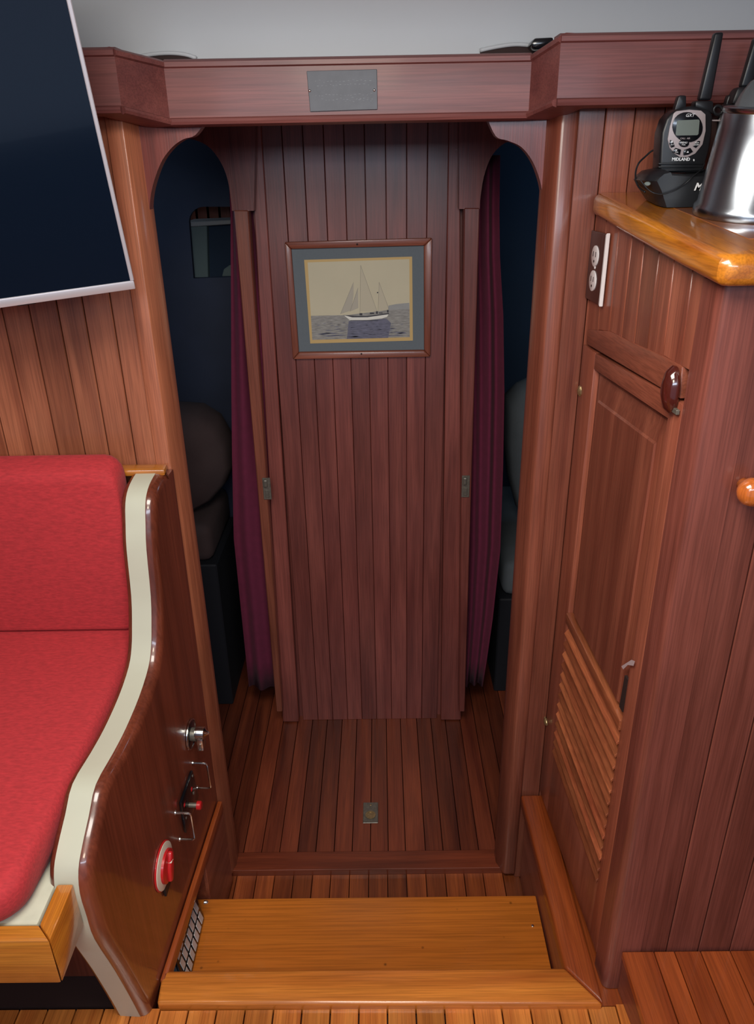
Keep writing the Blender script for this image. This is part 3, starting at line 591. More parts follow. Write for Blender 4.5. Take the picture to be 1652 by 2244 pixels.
obj('hull_stripe', zpoly([(640, 924), (760, 934), (900, 935), (1130, 903), (1127, 916), (900, 948), (740, 950)], YP+0.0065, 0.0001), M_INK, pr)
bm = bmesh.new()
for (x0, y0, x1, y1) in ((825, 395, 818, 930), (1022, 575, 1010, 915), (750, 575, 610, 915), (825, 395, 1000, 885), (797, 640, 712, 888), (1022, 575, 1125, 860)): zpoly([(x0, y0), (x0+3, y0), (x1+3, y1), (x1, y1)], YP+0.0064, 0.0001, 0, bm)
obj('rigging', bm, M_LINE, pr); bm = bmesh.new()
for (x0, y0, w_, h_) in ((815, 905, 30, 22), (925, 900, 45, 14), (990, 885, 20, 28), (1020, 898, 40, 10), (1108, 870, 16, 28), (1000, 680, 14, 12), (715, 980, 300, 6)): zpoly([(x0, y0), (x0+w_, y0), (x0+w_, y0+h_), (x0, y0+h_)], YP+0.0063, 0.0001, 0, bm)
obj('deck_details', bm, M_INK, pr, kind='stuff')
bm = bmesh.new()
for _ in range(90):
    yy = random.uniform(0, 1); y = 1000+yy*165; x = random.uniform(330, 1250); w_ = 30+yy*110; h_ = 3+yy*6
    x1_ = min(x+w_, 1342); zpoly([(x, y), ((x+x1_)/2, y-h_), (x1_, y-3), ((x+x1_)/2, y+h_/2)], YP+0.0064, 0.0001, 0, bm)
obj('waves', bm, M_SEA2, pr, kind='stuff')
for x, y in ((790, 172), (835, 1338)): obj('screw', lathe(PY(*fz(x, y), YP+0.001), (0, -1, 0), [(0.003, 0), (0.002, 0.0016)], 10), M_DARK, pic)
# ================================================================== CURTAINS
def curtain(le, re, Y, amp, nf, label):
    n = 40; rows = []
    for (xl_, xr_, y) in zip(le[0], re[0], le[1]):
        row = []
        for i in range(n+1):
            s = i/n; P = PY(xl_+(xr_-xl_)*s, y, Y); P.y += amp*math.sin(nf*2*math.pi*s+0.6)+0.006*math.sin(nf*5*s+y*0.004); row.append(P)
        rows.append(row)
    for r in list(rows[::-1]): rows.append([p+Vector((0, 0.004, 0)) for p in r])
    bm, vr = loft(rows); k = len(le[1]); 
    for i in range(n):  # close top/bottom
        bm.faces.new((vr[0][i], vr[-1][i], vr[-1][i+1], vr[0][i+1]))
    return obj('curtain', bm, M_CURT, smooth='all', label=label, cat='curtain')
ys_ = [380, 480, 600, 700, 850, 1000, 1180, 1350, 1450, 1508]
curtain(([499, 503, 504, 505, 506, 508, 512, 529, 539, 545], ys_), ([552, 560, 575, 590, 600, 608, 616, 625, 630, 634], ys_), YB+0.015, 0.012, 2.2, 'burgundy curtain hanging beside the left cabin doorway')
yr_ = [340, 460, 560, 690, 854, 1018, 1199, 1350, 1450, 1500]
curtain(([1020]*6+[1018, 1014, 1010, 1008], yr_), ([1095, 1093, 1094, 1101, 1103, 1100, 1094, 1078, 1064, 1056], yr_), YB+0.02, 0.014, 2.6, 'burgundy curtain hanging beside the right cabin doorway')
# ================================================================== CABIN CONTENTS
def blob(name, px, Y, th, mat, **k):
    pts = px; cx = sum(p[0] for p in pts)/len(pts); cy = sum(p[1] for p in pts)/len(pts); rows = []
    for a in (-90, -60, -30, 0, 30, 60, 90):
        s = max(math.cos(R(a))**0.6, 0.05); rows.append([PY(cx+(x-cx)*(0.55+0.45*s) if s > 0.06 else cx+(x-cx)*0.3, cy+(y-cy)*(0.55+0.45*s) if s > 0.06 else cy+(y-cy)*0.3, Y)+Vector((0, th*math.sin(R(a)), 0)) for x, y in pts])
    bm, vr = loft(rows, close=True); bm.faces.new(vr[0]); bm.faces.new(vr[-1][::-1]); return obj(name, bm, mat, smooth='all', **k)
def bed(x0, x1, y0, y1, zt_, lab, mat):
    e = empty('berth', ((x0+x1)/2, (y0+y1)/2, ZF), label=lab, cat='bed')
    obj('base', box(x0, x1, y0, y1, ZF, zt_-0.12, 0.004), M_BERTH, e); obj('mattress', box(x0+0.01, x1-0.01, y0+0.01, y1-0.01, zt_-0.12, zt_, 0.03, 3), mat, e, smooth=True)
bed(-1.35, -0.50, 2.0, 2.34, 0.392, 'dark berth in the left cabin', M_BED1)
zb_r = PY(1190, 1206, 2.14).z
bed(0.36, 1.2, 2.05, 2.7, zb_r-0.004, 'dim berth in the right cabin', M_BED2)
blob('pillow', [(330, 900), (380, 886), (440, 890), (480, 915), (506, 960), (515, 1010), (500, 1050), (470, 1085), (430, 1108), (380, 1112), (330, 1060)], 2.15, 0.10, M_BED1, label='dark brown rounded pillow on the left cabin berth', cat='pillow')
blob('duvet', [(1108, 868), (1135, 842), (1165, 828), (1230, 820), (1240, 1000), (1200, 1140), (1150, 1135), (1128, 1105), (1112, 1040), (1104, 960)], 2.27, 0.09, M_BED2, label='grey crumpled duvet heaped on the right cabin berth', cat='duvet')
blob('pillow', [(1136, 1110), (1150, 1090), (1190, 1085), (1210, 1150), (1180, 1210), (1148, 1205), (1134, 1160)], 2.13, 0.035, M_BED2, label='small grey pillow low beside the heaped duvet', cat='pillow')
lk = empty('locker', PY(435, 610, 2.5), label='pale grey locker with a white top seen through the partition cutout', cat='locker')
obj('body', prism([PY(x, y, 2.47) for x, y in ((410, 492), (453, 490), (456, 612), (424, 614))], (0, 0.1, 0), 0.002), M_LOCK, lk)
obj('top', prism([PY(x, y, 2.455) for x, y in ((404, 487), (512, 482), (512, 491), (404, 498))], (0, 0.13, 0), 0.002), M_WHITE, lk)
obj('door', prism([PY(x, y, 2.50) for x, y in ((454, 490), (520, 487), (520, 612), (456, 614))], (0, 0.02, 0), 0.002), M_HAZE, lk)
obj('folded_cloth', prism([PY(x, y, 2.46) for x, y in ((486, 606), (490, 590), (504, 580), (520, 585), (520, 606))], (0, 0.03, 0), 0.003, 2), M_LOCK, label='small pale folded cloth behind the partition cutout', cat='cloth')
# ================================================================== RIGHT CABINET
j0 = Vector((PY(1252, 999, YA).x, YA, 0)); k0 = Vector((0.3855, 0.888, 0))
cdv = (k0-j0).normalized(); CN = Vector((cdv.y, -cdv.x, 0))
if CN.x > 0: CN = -CN                        # points to the aisle
def CP(px, py, off=0.0): return PP(px, py, k0+CN*off, CN)
pb = PY(1312, 419, YA); pk = PP(1577, 556, k0+CN*0.02, CN)
slope = (pb.z-pk.z)/(pb.y-pk.y)
CTN = Vector((0, -slope, 1)).normalized(); CT0 = pb
def KT(px, py): return PP(px, py, CT0, CTN)
def ctz(x, y): return pb.z+(y-pb.y)*slope
def cboard(px, name, par, mat, th=0.02, off=0.0, bev=0.0015, seg=2, **k): return obj(name, prism([Vector((p.x, min(p.y, YA-0.002), min(p.z, ctz(p.x, p.y)-0.0355))) for p in [CP(x, y, off) for x, y in px]], -CN*th, bev, seg), mat, par, smooth=True, **k)
cab = empty('cabinet', (0.5, 1.1, 0.0), label='tall mahogany cabinet with a louvred door, right of the step well', cat='cabinet')
# body behind the boards
zc_b = 1.27
body = prism([j0-CN*0.021-cdv*0.0+cdv*0.003, k0-CN*0.021-cdv*0.01, Vector((1.2, k0.y+0.022, 0)), Vector((1.2, YA-0.003, 0))], (0, 0, 0.01), 0)
body.free()
bpts = [j0-CN*0.022+cdv*0.004, k0-CN*0.03-cdv*0.03, Vector((1.2, k0.y+0.03, 0)), Vector((1.2, YA-0.004, 0))]
obj('carcass', prism([p+Vector((0, 0, 0.001)) for p in bpts], (0, 0, 1.21)), M_DARK, cab)
def zline(top, bottom):
    return top, bottom
def lx(p, q, y): return p[0]+(q[0]-p[0])*(y-p[1])/(q[1]-p[1])
# upper planks
tops = [(1303, 452), (1332, 466), (1360, 481), (1389, 497), (1415, 513), (1449, 530), (1482, 548), (1523, 570), (1562, 590)]
bots = [(1286, 724), (1310, 724), (1334, 726), (1361, 739), (1389, 753), (1417.5, 767), (1453, 780), (1490, 802), (1532, 823)]
for i in range(8):
    a, b2, c_, d_ = tops[i], tops[i+1], bots[i+1], bots[i]
    cboard([(a[0]+0.8, a[1]-14), (b2[0]-0.4, b2[1]-14), (c_[0]-0.4, c_[1]), (d_[0]+0.8, d_[1])], 'plank', cab, W_V, 0.016, -0.003, 0.0012, 1)
# rail above the door (curved grain board) and stiles
cboard([(1286, 722), (1334, 726), (1389, 753), (1453, 781), (1494, 804), (1489, 874), (1466, 861.5), (1284, 753.5)], 'top_rail', cab, W_Y, 0.018, -0.001, 0.0015)
Adn = lambda y: lx((1479, 1000), (1364, 1700), y) if y < 1700 else lx((1364, 1700), (1314, 2001), y)
Bdn = lambda y: lx((1590, 620), (1526, 1000), y) if y < 1000 else (lx((1526, 1000), (1394, 1685), y) if y < 1685 else lx((1394, 1685), (1320, 2148), y))
foot = CP(1320, 2148)
zA, zB = [], []
def Az(z):   # plan position of seam A: constant along height
    return None
Apl = CP(1479, 1000); sA = (Apl-k0).dot(-cdv)          # distance from corner K to the door edge
ys0 = k0-cdv*sA
post_pts = [ys0+CN*0.0+cdv*0.0008, k0+CN*0.0, k0-CN*0.05+Vector((0.012, 0, 0)), ys0-CN*0.02+cdv*0.0008]
kc = k0+cdv*0.0
bm = prism([Vector((p.x, p.y, 0.0)) for p in (ys0+cdv*0.0008, k0, Vector((k0.x+0.055, k0.y, 0)), Vector((k0.x+0.055, k0.y+0.018, 0)), k0-CN*0.019-cdv*0.02+Vector((0.0, 0.0, 0)), ys0-CN*0.019+cdv*0.0008)], (0, 0, 1.237), 0.0)
es = [e_ for e_ in bm.edges if abs(e_.verts[0].co.x-k0.x) < 1e-4 and abs(e_.verts[1].co.x-k0.x) < 1e-4 and abs(e_.verts[0].co.y-k0.y) < 1e-4 and abs(e_.verts[0].co.z-e_.verts[1].co.z) > 0.5]
bmesh.ops.bevel(bm, geom=es, offset=0.012, segments=5, profile=0.5, affect='EDGES')
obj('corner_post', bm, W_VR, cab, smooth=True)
# door: a slab plane with stiles, rails, fielded panel, louvres
dr = empty('door', CP(1380, 1400)); dr.parent = cab; dr.location = CP(1380, 1400)-WL['cabinet']
s_at = lambda px, py: (CP(px, py)-j0).dot(cdv)
sF, sN = 0.004, (ys0-j0).dot(cdv)-0.001            # far and near edges of the door along the cabinet side
z_t = lambda s: 0
pTf, pTn = CP(1284, 757), CP(1489, 879)
zdt = (pTf.z+pTn.z)/2
def CS(s, z, off=0.0): p = j0+cdv*s+CN*off; return Vector((p.x, p.y, z))
ztf, ztn = pTf.z-0.002, pTn.z-0.002
zbot = 0.03
si0, si1 = s_at(1296, 805), s_at(1462.7, 917)
si0 = (si0+s_at(1250, 1334))/2; si1 = (si1+s_at(1394, 1367))/2
zi0, zi1 = CP(1296, 805).z, CP(1462.7, 917).z
zl0, zl1 = CP(1242, 1337.5).z, CP(1357, 1568).z
zq0, zq1 = CP(1213.6, 1650).z, CP(1304, 1922).z
0 and print('DOOR', sF, sN, si0, si1, 'z', ztf, ztn, zi0, zi1, zl0, zl1, zq0, zq1, 'louv s', s_at(1242, 1337), s_at(1357, 1568), s_at(1213.6, 1643), s_at(1304, 1914))
def cprism(sz, name, par, mat, th, off, bev=0.0015, seg=2, **k): return obj(name, prism([CS(s, z, off) for s, z in sz], -CN*th, bev, seg), mat, par, smooth=True, **k)
cprism([(sF, zbot), (si0, zbot), (si0, ztf), (sF, ztf)], 'stile', dr, W_V, 0.016, 0.0, 0.001)
cprism([(si1, zbot), (sN, zbot), (sN, ztn), (si1, ztn)], 'stile', dr, W_V, 0.016, 0.0, 0.001)
cprism([(si0, zi0), (si1, zi1), (si1, ztn), (si0, ztf)], 'door_rail', dr, W_Y, 0.016, 0.0, 0.001)
zlm = (zl0+zl1)/2; zqm = (zq0+zq1)/2; zim = (zi0+zi1)/2
cprism([(si0, zl0-0.022), (si1, zl1-0.022), (si1, zl1), (si0, zl0)], 'door_rail', dr, W_LOUV, 0.016, 0.004, 0.002)
cprism([(si0, zbot), (si1, zbot), (si1, zq1), (si0, zq0)], 'door_rail', dr, W_V, 0.016, 0.0, 0.001)
# fielded panel: recessed border and raised field
bmf, vr = loft([[CS(si0, zl0, -0.010), CS(si1, zl1, -0.010), CS(si1, zi1, -0.010), CS(si0, zi0, -0.010)],
                [CS(si0+0.006, zl0+0.004, -0.010), CS(si1-0.006, zl1+0.004, -0.010), CS(si1-0.006, zi1-0.010, -0.010), CS(si0+0.006, zi0-0.010, -0.010)],
                [CS(si0+0.030, zl0+0.012, -0.004), CS(si1-0.030, zl1+0.012, -0.004), CS(si1-0.030, zi1-0.045, -0.004), CS(si0+0.030, zi0-0.045, -0.004)],
                [CS(si0+0.032, zl0+0.014, -0.001), CS(si1-0.032, zl1+0.014, -0.001), CS(si1-0.032, zi1-0.048, -0.001), CS(si0+0.032, zi0-0.048, -0.001)]], close=True)
bmf.faces.new(vr[-1]); bmf.faces.new(vr[0][::-1]); obj('door_panel', bmf, W_V, dr)
nl = 13
for i in range(nl):
    fz0 = zl0-0.024+(zq0-zl0+0.026)*i/nl; fz1 = zl1-0.024+(zq1-zl1+0.026)*i/nl; h = (zl0-zq0)/nl
    bm = prism([CS(si0, fz0, -0.014), CS(si0, fz0-0.006, -0.014), CS(si0, fz0-h*0.95-0.004, 0.002), CS(si0, fz0-h*0.95+0.002, 0.004)], (CS(si1, fz1, 0)-CS(si0, fz0, 0)), 0.001)
    obj('louvre_slat', bm, W_LOUV, dr)
# dark slot beside the louvres and torn tape
sl = CP(1362, 1508); 
cprism([((s_at(1360, 1530)), sl.z-0.035), (s_at(1366, 1530)+0.004, sl.z-0.035), (s_at(1366, 1530)+0.006, sl.z+0.03), (s_at(1360, 1530)+0.004, sl.z+0.03)], 'finger_slot', dr, M_DARK, 0.004, 0.0008, 0.0)
tpq = [CP(x, y, 0.004) for x, y in ((1362, 1460), (1384, 1446), (1391, 1449), (1388, 1459), (1376, 1457), (1366, 1467))]
obj('torn_tape', prism(tpq, CN*0.0006), M_TAPE, label='scrap of torn clear tape on the cabinet door edge', cat='tape')
# latch
lc = CP(1482, 853)
xo = cdv; lt_ = obj('latch', lathe(lc, CN, [(0.024, 0), (0.030, 0.003), (0.031, 0.008), (0.024, 0.015), (0.010, 0.019)], 24, sx=0.5, sy=1.0, fr=((cdv*0.99+upv*0.1).normalized(), (upv*0.99-cdv*0.1).normalized(), CN)), M_LATCH, cab, smooth=True, label='glossy dark brown oval latch')
obj('keeper', prism([lc+CN*0.001-upv*0.021+cdv*0.008, lc+CN*0.001-upv*0.021+cdv*0.022, lc+CN*0.001-upv*0.028+cdv*0.022, lc+CN*0.001-upv*0.028+cdv*0.008], CN*0.005, 0.001), M_GREY, lt_)
for px, py, rr_, lab in ((1270, 853, 0.010, 'small brass catch near the top of the louvred door'), (1194, 1574, 0.007, 'tiny brass catch low on the right post')):
    P = PY(px, py, YA) if py < 1000 else PY(px, py, YA)
    o = obj('door_catch', lathe(P+Vector((0, 0.0, 0)), (0, -1, 0), [(rr_*0.6, 0), (rr_*0.55, 0.006), (rr_, 0.008), (rr_, 0.016), (rr_*0.5, 0.02)], 16, sx=0.7, sy=1.0), M_OLDB, smooth=True, label=lab, cat='catch')
# front face boards
YK = k0.y
zf0 = 0.0
fs = [k0.x+0.0558]+[PY(x, y, YK).x for x, y in ((1611, 1000), (1651, 1234))]
xC, xD, xE = PY(1489, 1600, YK).x, PY(1566, 1600, YK).x, PY(1648, 1600, YK).x
fs = [k0.x+0.056, xC, xD, xE]; dd = xE-xD
while fs[-1] < 1.15: fs.append(fs[-1]+dd)
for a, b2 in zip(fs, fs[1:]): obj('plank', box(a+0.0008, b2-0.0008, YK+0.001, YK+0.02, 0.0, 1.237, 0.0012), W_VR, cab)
kp = PY(1630, 1062, YK)
kn = obj('knob', lathe((kp.x, YK+0.001, kp.z), (0, -1, 0), [(0.009, 0), (0.008, 0.006), (0.013, 0.012), (0.0175, 0.019), (0.0185, 0.026), (0.016, 0.033), (0.009, 0.038)], 28), W_KNOB, cab, smooth='all', label='glossy round wooden knob')
# outlet
oc = CP(1314, 585)
ol = empty('power_outlet', oc, label='brown wall plate with two white sockets below the counter', cat='outlet')
so0, so1 = s_at(1302, 512)+0.002, s_at(1336, 510); zo1, zo0 = CP(1320, 509).z, CP(1310, 664).z
scx = s_at(1310, 588); zm_ = (zo0+zo1)/2; hw = 0.036
def oplate(off, th, w_, h_, mat, name, s=scx, z=zm_, bev=0.0015): return obj(name, prism([CS(s-w_, z-h_, off), CS(s+w_, z-h_, off), CS(s+w_, z+h_, off), CS(s-w_, z+h_, off)], CN*th, bev, 2), mat, ol, smooth=True)
oplate(0.0, 0.005, hw, (zo1-zo0)/2, M_BROWN, 'cover_plate')
obj('lit_edge_strip', prism([CS(scx+hw, zo0, 0.0), CS(scx+hw+0.006, zo0-0.002, 0.0), CS(scx+hw+0.006, zo1+0.002, 0.0), CS(scx+hw, zo1, 0.0)], CN*0.006, 0.001), M_OUTW, ol)  # white strip paints the light caught on the plate's near edge
for py_ in (561, 615):
    c_ = CP(1311.5-(py_-561)*0.1, py_); s_ = (c_-j0).dot(cdv)
    bm = lathe(CS(s_, c_.z, 0.005), CN, [(0.0165, 0), (0.0165, 0.0015), (0.0155, 0.002)], 20, sx=0.95, sy=1.0, fr=(cdv, upv, CN))
    so = obj('socket', bm, M_OUTW, ol, smooth=True)
    for ds in (-0.006, 0.006): obj('slot', prism([CS(s_+ds-0.001, c_.z-0.001, 0.007), CS(s_+ds+0.001, c_.z-0.001, 0.007), CS(s_+ds+0.001, c_.z+0.007, 0.007), CS(s_+ds-0.001, c_.z+0.007, 0.007)], CN*0.0004), M_DARK, so)
    obj('ground_hole', lathe(CS(s_, c_.z-0.008, 0.007), CN, [(0.0022, 0), (0.0022, 0.0004)], 10), M_DARK, so)
obj('screw', lathe(CS(scx, zm_, 0.005), CN, [(0.003, 0), (0.002, 0.0012)], 10), M_OUTW, ol)
# ================================================================== COUNTERTOP (slopes gently like the photo shows)
0 and print('COUNTER', pb, pk, slope, 'radio base', KT(1470, 437), 'jug base', KT(1600, 472), KT(1650, 476), KT(1530, 450))
outl = [KT(1578, 557), KT(1562, 550), KT(1474, 509), KT(1364, 455), KT(1318, 430), KT(1303, 424), PY(1306, 418, YA)]
outl = [p for p in outl]
outl[-1].y = YA-0.002
cx1 = 1.2
yfr = KT(1600, 561).y
cpoly = [Vector((cx1, yfr, 0)), Vector((KT(1600, 561).x, yfr, 0))]+outl+[Vector((cx1, YA-0.002, 0))]
cpoly = [Vector((p.x, p.y, ctz(p.x, p.y))) for p in cpoly]
ct = obj('countertop', prism(cpoly, (0, 0, -0.034), 0.0, 1), W_CTE, label='golden varnished countertop with a rounded worn edge on the tall cabinet', cat='countertop', smooth=True)
bvm = ct.modifiers.new('round', 'BEVEL'); bvm.width = 0.014; bvm.segments = 5; bvm.limit_method = 'ANGLE'; bvm.angle_limit = R(45)
ct.modifiers.move(1, 0)
inn = [(1.19, yfr+0.055), (KT(1600, 561).x+0.05, yfr+0.055)]
i1, i2 = KT(1640, 524), KT(1430, 437)
inner = [Vector((1.19, i1.y, 0)), Vector((i1.x, i1.y, 0)), Vector((i2.x, i2.y, 0)), Vector((i2.x+0.01, YA-0.01, 0)), Vector((1.19, YA-0.01, 0))]
inner = [Vector((p.x, p.y, ctz(p.x, p.y)+0.0006)) for p in inner]
obj('inner_board', prism(inner, (0, 0, -0.002)), W_CT, ct, label='smooth brown inner board')
# ================================================================== RADIOS, DOCK, JUG
RB = KT(1475, 434); YRd = RB.y = 1.195
rz = lambda zx_, zy_: (1370+zx_/4.986, 50+zy_/4.986)
def rpoly(pts, Y, th, mat, name, par, bev=0.0, seg=2, sm=True, **k): return obj(name, prism([PY(*rz(*p), Y) for p in pts], (0, th, 0), bev, seg), mat, par, smooth=sm, **k)
def ell(cx, cy, rx, ry, n=24, sk=0.0): return [(cx+rx*math.cos(2*math.pi*i/n)+sk*ry*math.sin(2*math.pi*i/n), cy-ry*math.sin(2*math.pi*i/n)) for i in range(n)]
ra = empty('two_way_radio', PY(*rz(600, 1640), YRd), label='black handheld two-way radio with a silver-ringed face, standing in the charger', cat='radio')
Y0 = YRd
rpoly([(372, 1640), (380, 1500), (385, 1380), (400, 1200), (450, 1050), (500, 990), (560, 950), (640, 922), (720, 908), (790, 915), (860, 940), (930, 960), (960, 1010), (950, 1200), (920, 1400), (880, 1530), (860, 1640)], Y0, 0.034, M_BLACK, 'body', ra, 0.005, 3)
rpoly([(530, 990), (560, 965), (700, 948), (830, 958), (878, 1000), (880, 1180), (845, 1330), (765, 1430), (680, 1468), (600, 1470), (540, 1430), (485, 1365), (465, 1270), (490, 1130)], Y0-0.0015, 0.003, M_RADS, 'face_ring', ra, 0.0008, 2, label='silver face ring')
rpoly(ell(682, 1140, 166, 166, 28, -0.05), Y0-0.0028, 0.002, M_BLACKG, 'screen_bezel', ra, 0.0005)
rpoly([(578, 1066), (800, 1056), (812, 1070), (800, 1215), (785, 1228), (560, 1232), (550, 1218), (566, 1078)], Y0-0.0034, 0.001, M_LCD, 'display', ra, 0.0)
rpoly(ell(643, 1318, 56, 40, 20), Y0-0.0034, 0.003, M_BLACKG, 'button', ra, 0.0006)
for q_ in ([(492, 1280), (520, 1290), (542, 1350), (502, 1365), (484, 1320)], [(820, 1290), (795, 1290), (740, 1350), (772, 1368), (812, 1325)], [(550, 1365), (612, 1385), (598, 1445), (515, 1410)], [(640, 1390), (712, 1365), (742, 1408), (690, 1440), (636, 1448)]):
    rpoly(q_, Y0-0.0034, 0.003, M_BLACKG, 'button', ra, 0.0006)
u_x = (PY(*rz(700, 1500), Y0)-PY(*rz(500, 1500), Y0)).normalized(); u_y = Vector((0.0, 0, 1))
pxm = (PY(*rz(700, 1500), Y0)-PY(*rz(500, 1500), Y0)).length/200
def rtext(s, cx, cy, h, mat, name, w_=0, Yo=0.0036, shear=0.0, bold=0.0): return text(name, s, h*pxm*1.35, PY(*rz(cx, cy), Y0-Yo), u_x, u_y, mat, ra, 0.0002, shear, bold)
rtext('GXT', 705, 1012, 34, M_PRINT, 'model_lettering', shear=0.3)
rtext('MIDLAND', 608, 1492, 33, M_PRINT, 'maker_lettering', Yo=0.0012, bold=0.00015)
rtext('CALL  AIR', 655, 1264, 18, M_RADS, 'small_lettering')
rtext('MENU', 641, 1310, 20, M_PRINT, 'small_lettering'); rtext('PWR', 637, 1334, 14, M_PRINT, 'small_lettering')
rtext('PTT', 512, 1334, 14, M_PRINT, 'small_lettering'); rtext('MON\nSCAN', 780, 1322, 14, M_PRINT, 'small_lettering'); rtext('VOL', 562, 1414, 14, M_PRINT, 'small_lettering')
rpoly([(545, 1382), (572, 1386), (556, 1402)], Y0-0.0036, 0.0002, M_PRINT, 'arrow', ra, sm=False); rpoly([(670, 1420), (694, 1418), (685, 1398)], Y0-0.0036, 0.0002, M_PRINT, 'arrow', ra, sm=False)
rpoly(ell(510, 1300, 9, 12, 10), Y0-0.0036, 0.0002, M_PRINT, 'arrow', ra, sm=False)
rpoly(ell(750, 1500, 6, 12, 10), Y0-0.0012, 0.0012, M_PRINT, 'charge_light', ra, sm=False)
rpoly([(770, 850), (968, 850), (972, 1000), (765, 930)], Y0+0.008, 0.02, M_BLACK, 'antenna_collar', ra, 0.003)
rpoly([(806, 845), (984, 104), (1082, 98), (944, 845)], Y0+0.012, 0.012, M_BLACK, 'antenna', ra, 0.003, 3)
rpoly([(528, 990), (582, 805), (604, 790), (668, 794), (668, 930)], Y0+0.014, 0.012, M_BLACK, 'belt_clip', ra, 0.003)
for k_ in range(3): rpoly([(366-k_*2, 1530+k_*36), (864+k_*2, 1524+k_*36), (862, 1546+k_*36), (366, 1552+k_*36)], Y0-0.002, 0.006, M_BLACK, 'grip_rib', ra, 0.0012)
# charger dock: rounded wedge body resting on the counter
dk = empty('charging_dock', Vector((RB.x, RB.y, ctz(0, RB.y))), label='black charging dock with trailing cable on the countertop', cat='charger')
dout = [(172, 1722), (205, 1665), (270, 1612), (356, 1592), (372, 1632), (620, 1650), (845, 1640), (880, 1600), (940, 1610), (990, 1680), (970, 1800), (900, 1925), (700, 1948), (450, 1935), (320, 1895), (235, 1830)]
rows = []
dc = (620, 1780)
for y_, s in ((-0.034, 0.80), (-0.028, 0.92), (-0.012, 1.0), (0.02, 1.0), (0.045, 0.95), (0.055, 0.8)):
    row = []
    for x, y in dout:
        P = PY(*rz(dc[0]+(x-dc[0])*s, y if y > 1700 else dc[1]+(y-dc[1])*s), Y0)+Vector((0, y_, 0))
        zb_ = ctz(0, P.y)+0.0015; row.append(Vector((P.x, P.y, zb_ if y > 1850 else max(P.z, zb_))))
    rows.append(row)
bm, vr = loft(rows, close=True); bm.faces.new(vr[0]); bm.faces.new(vr[-1][::-1]); obj('body', bm, M_BLACK, dk, smooth=True)
mk = text('dock_lettering', 'M', 0.0135, PY(*rz(792, 1795), Y0-0.036), (1, 0, 0), (0, 0, 1), M_PRINT, dk, 0.0004, 0.3, 0.0004)
obj('indicator_light', lathe(PY(*rz(242, 1760), Y0-0.030), (0, -1, 0), [(0.003, 0), (0.002, 0.002)], 10, sx=1.6), M_LCD, dk)
def cable(pts, name, Y=0.0, r=0.0013):
    P = [PY(*rz(a_, b_), Y0+c_) for a_, b_, c_ in pts]
    for p in P: p.z = max(p.z, ctz(0, p.y)+r+0.0002)
    return obj(name, tube(smooth_path(P, 5), r, 8), M_BLACK, dk, smooth='all')
cable([(390, 1375, 0.045), (365, 1380, 0.05), (290, 1400, 0.052), (215, 1465, 0.05), (150, 1530, 0.045), (115, 1620, 0.04), (115, 1720, 0.03), (150, 1800, 0.02), (215, 1850, 0.0)], 'cable')
cable([(165, 1720, -0.036), (240, 1812, -0.038), (320, 1862, -0.040), (420, 1870, -0.040), (540, 1832, -0.040), (640, 1770, -0.038), (750, 1670, -0.036), (835, 1600, -0.016), (866, 1530, -0.006)], 'cable', r=0.0009)
# second radio behind
r2o = empty('two_way_radio', PY(*rz(1150, 1640), YRd+0.05), label='second black two-way radio, mostly hidden behind the steel jug', cat='radio')
Yq = Y0+0.012
rpoly([(985, 1640), (1000, 1300), (1010, 1060), (1030, 1000), (1110, 890), (1170, 880), (1270, 700), (1450, 680), (1600, 900), (1580, 1640)], Yq+0.01, 0.034, M_BLACK, 'body', r2o, 0.005, 3)
rpoly([(1262, 700), (1420, 160), (1510, 155), (1400, 700)], Yq+0.02, 0.012, M_BLACK, 'antenna', r2o, 0.003, 3)
rpoly([(1160, 890), (1232, 700), (1385, 690), (1300, 900)], Yq+0.002, 0.02, M_BLACK, 'belt_clip', r2o, 0.004)
rpoly([(1098, 900), (1125, 800), (1150, 782), (1180, 790), (1178, 900)], Yq+0.02, 0.012, M_BLACK, 'volume_knob', r2o, 0.003)
rpoly([(948, 1058), (1042, 1058), (1042, 1076), (948, 1076)], Yq-0.004, 0.016, M_RADS, 'metal_bar', r2o, 0.0008)
lp = [PY(*rz(1012+48*math.cos(a), 955-48*math.sin(a)), Yq) for a in [2*math.pi*i/16 for i in range(17)]]
obj('lanyard_loop', tube(lp, 0.0022, 8), M_BLACK, r2o, smooth='all')
# jug
jr = 0.069; JY = 1.092; JX = PY(1527, 452, JY).x+jr; JZ = ctz(JX, JY)
tpz = PY(1587, 238, JY).z; jr2 = JX-PY(1587, 238, JY).x; H = tpz-JZ
0 and print('JUG', JX, JY, JZ, H, jr2)
jg = empty('steel_jug', (JX, JY, JZ), label='brushed stainless steel jug with a clear lid at the right of the countertop', cat='jug')
JD = CTN
obj('body', lathe((JX, JY, JZ+0.001), JD, [(jr, 0), (jr+0.001, 0.003), (jr+0.0005, 0.012), (jr-0.003, 0.016), (jr2+0.004, H*0.8), (jr2+0.001, H-0.006), (jr2+0.0025, H-0.004), (jr2+0.0025, H), (jr2, H+0.001)], 64), M_STEEL, jg, smooth=True)
obj('lid', lathe((JX, JY, JZ+H+0.001), JD, [(jr2-0.014, 0), (jr2-0.019, 0.014), (jr2-0.028, 0.028), (jr2-0.040, 0.036), (0.006, 0.040)], 40), M_LID, jg, smooth=True, label='clear plastic lid')
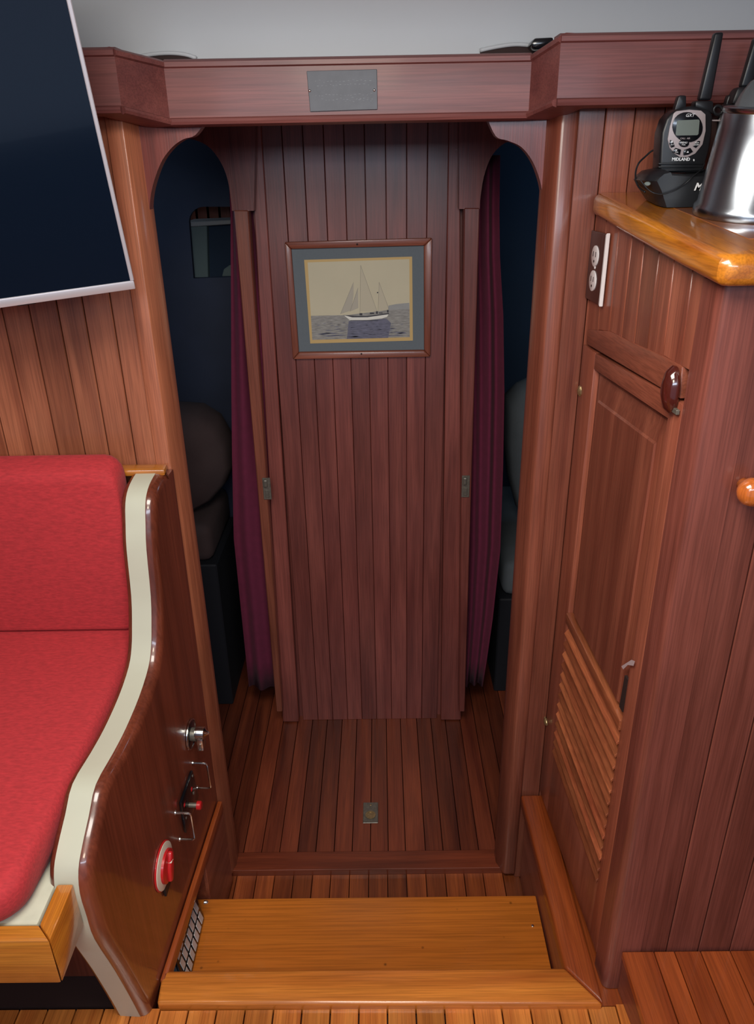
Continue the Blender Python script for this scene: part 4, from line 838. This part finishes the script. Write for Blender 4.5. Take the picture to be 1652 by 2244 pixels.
# dark case on the beam top
bt = PY(1165, 100, 1.33)
obj('spectacle_case', prism([PY(x, y, 1.36) for x, y in ((1164, 94), (1172, 83), (1213, 81), (1213, 100), (1178, 108), (1168, 104))], (0, 0.05, 0), 0.003, 2), M_BLACKG, smooth=True, label='small glossy dark case lying on top of the header beam', cat='case')
# hull of pale trim arcs under the headliner
for nm, pts in (('trim_8', [(298, 128), (330, 121), (370, 118), (405, 121), (430, 129)]), ('trim_9', [(1052, 112), (1090, 104), (1130, 99), (1170, 102), (1200, 108)])):
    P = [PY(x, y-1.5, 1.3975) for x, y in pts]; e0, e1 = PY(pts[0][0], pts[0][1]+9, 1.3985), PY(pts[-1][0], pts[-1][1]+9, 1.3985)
    dk_ = prism([e0]+[PY(x, y, 1.3985) for x, y in pts]+[e1], (0, 0.004, 0)); obj('gap_shade_panel', dk_, M_DARK, ceil_)  # solid dark crescent painted in for the shade of a gap
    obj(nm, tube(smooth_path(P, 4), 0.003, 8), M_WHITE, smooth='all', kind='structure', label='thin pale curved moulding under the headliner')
# ================================================================== LOW PLATFORM right
zp = PY(1362, 2083, YK).z; xp = PY(1362, 2083, YK).x
pfm = empty('platform', (0.7, 0.6, 0.0), label='low planked platform on the floor in front of the right cabinet', cat='platform')
edge_n = PZ(1427, 2244, zp)
obj('side', prism([Vector((xp+0.004, YK-0.002, 0.0)), Vector((edge_n.x+0.004, edge_n.y, 0)), Vector((edge_n.x+0.004, 0.1, 0)), Vector((edge_n.x+0.03, 0.1, 0)), Vector((xp+0.03, YK-0.002, 0))], (0, 0, zp-0.016), 0.001), W_Y, pfm)
sp = [xp]+[PY(x, 2086, YK-0.003).x for x in (1433, 1478, 1535, 1600)]; dpf = sp[-1]-sp[-2]
while sp[-1] < 1.15: sp.append(sp[-1]+dpf)
for a, b2 in zip(sp, sp[1:]): obj('plank', box(a+0.0007, b2-0.0007, 0.1, YK-0.002, zp-0.016, zp, 0.0012), W_RAIL, pfm)
obj('underside', box(xp+0.04, 1.15, 0.1, YK-0.004, 0.0, zp-0.017), M_DARK, pfm)
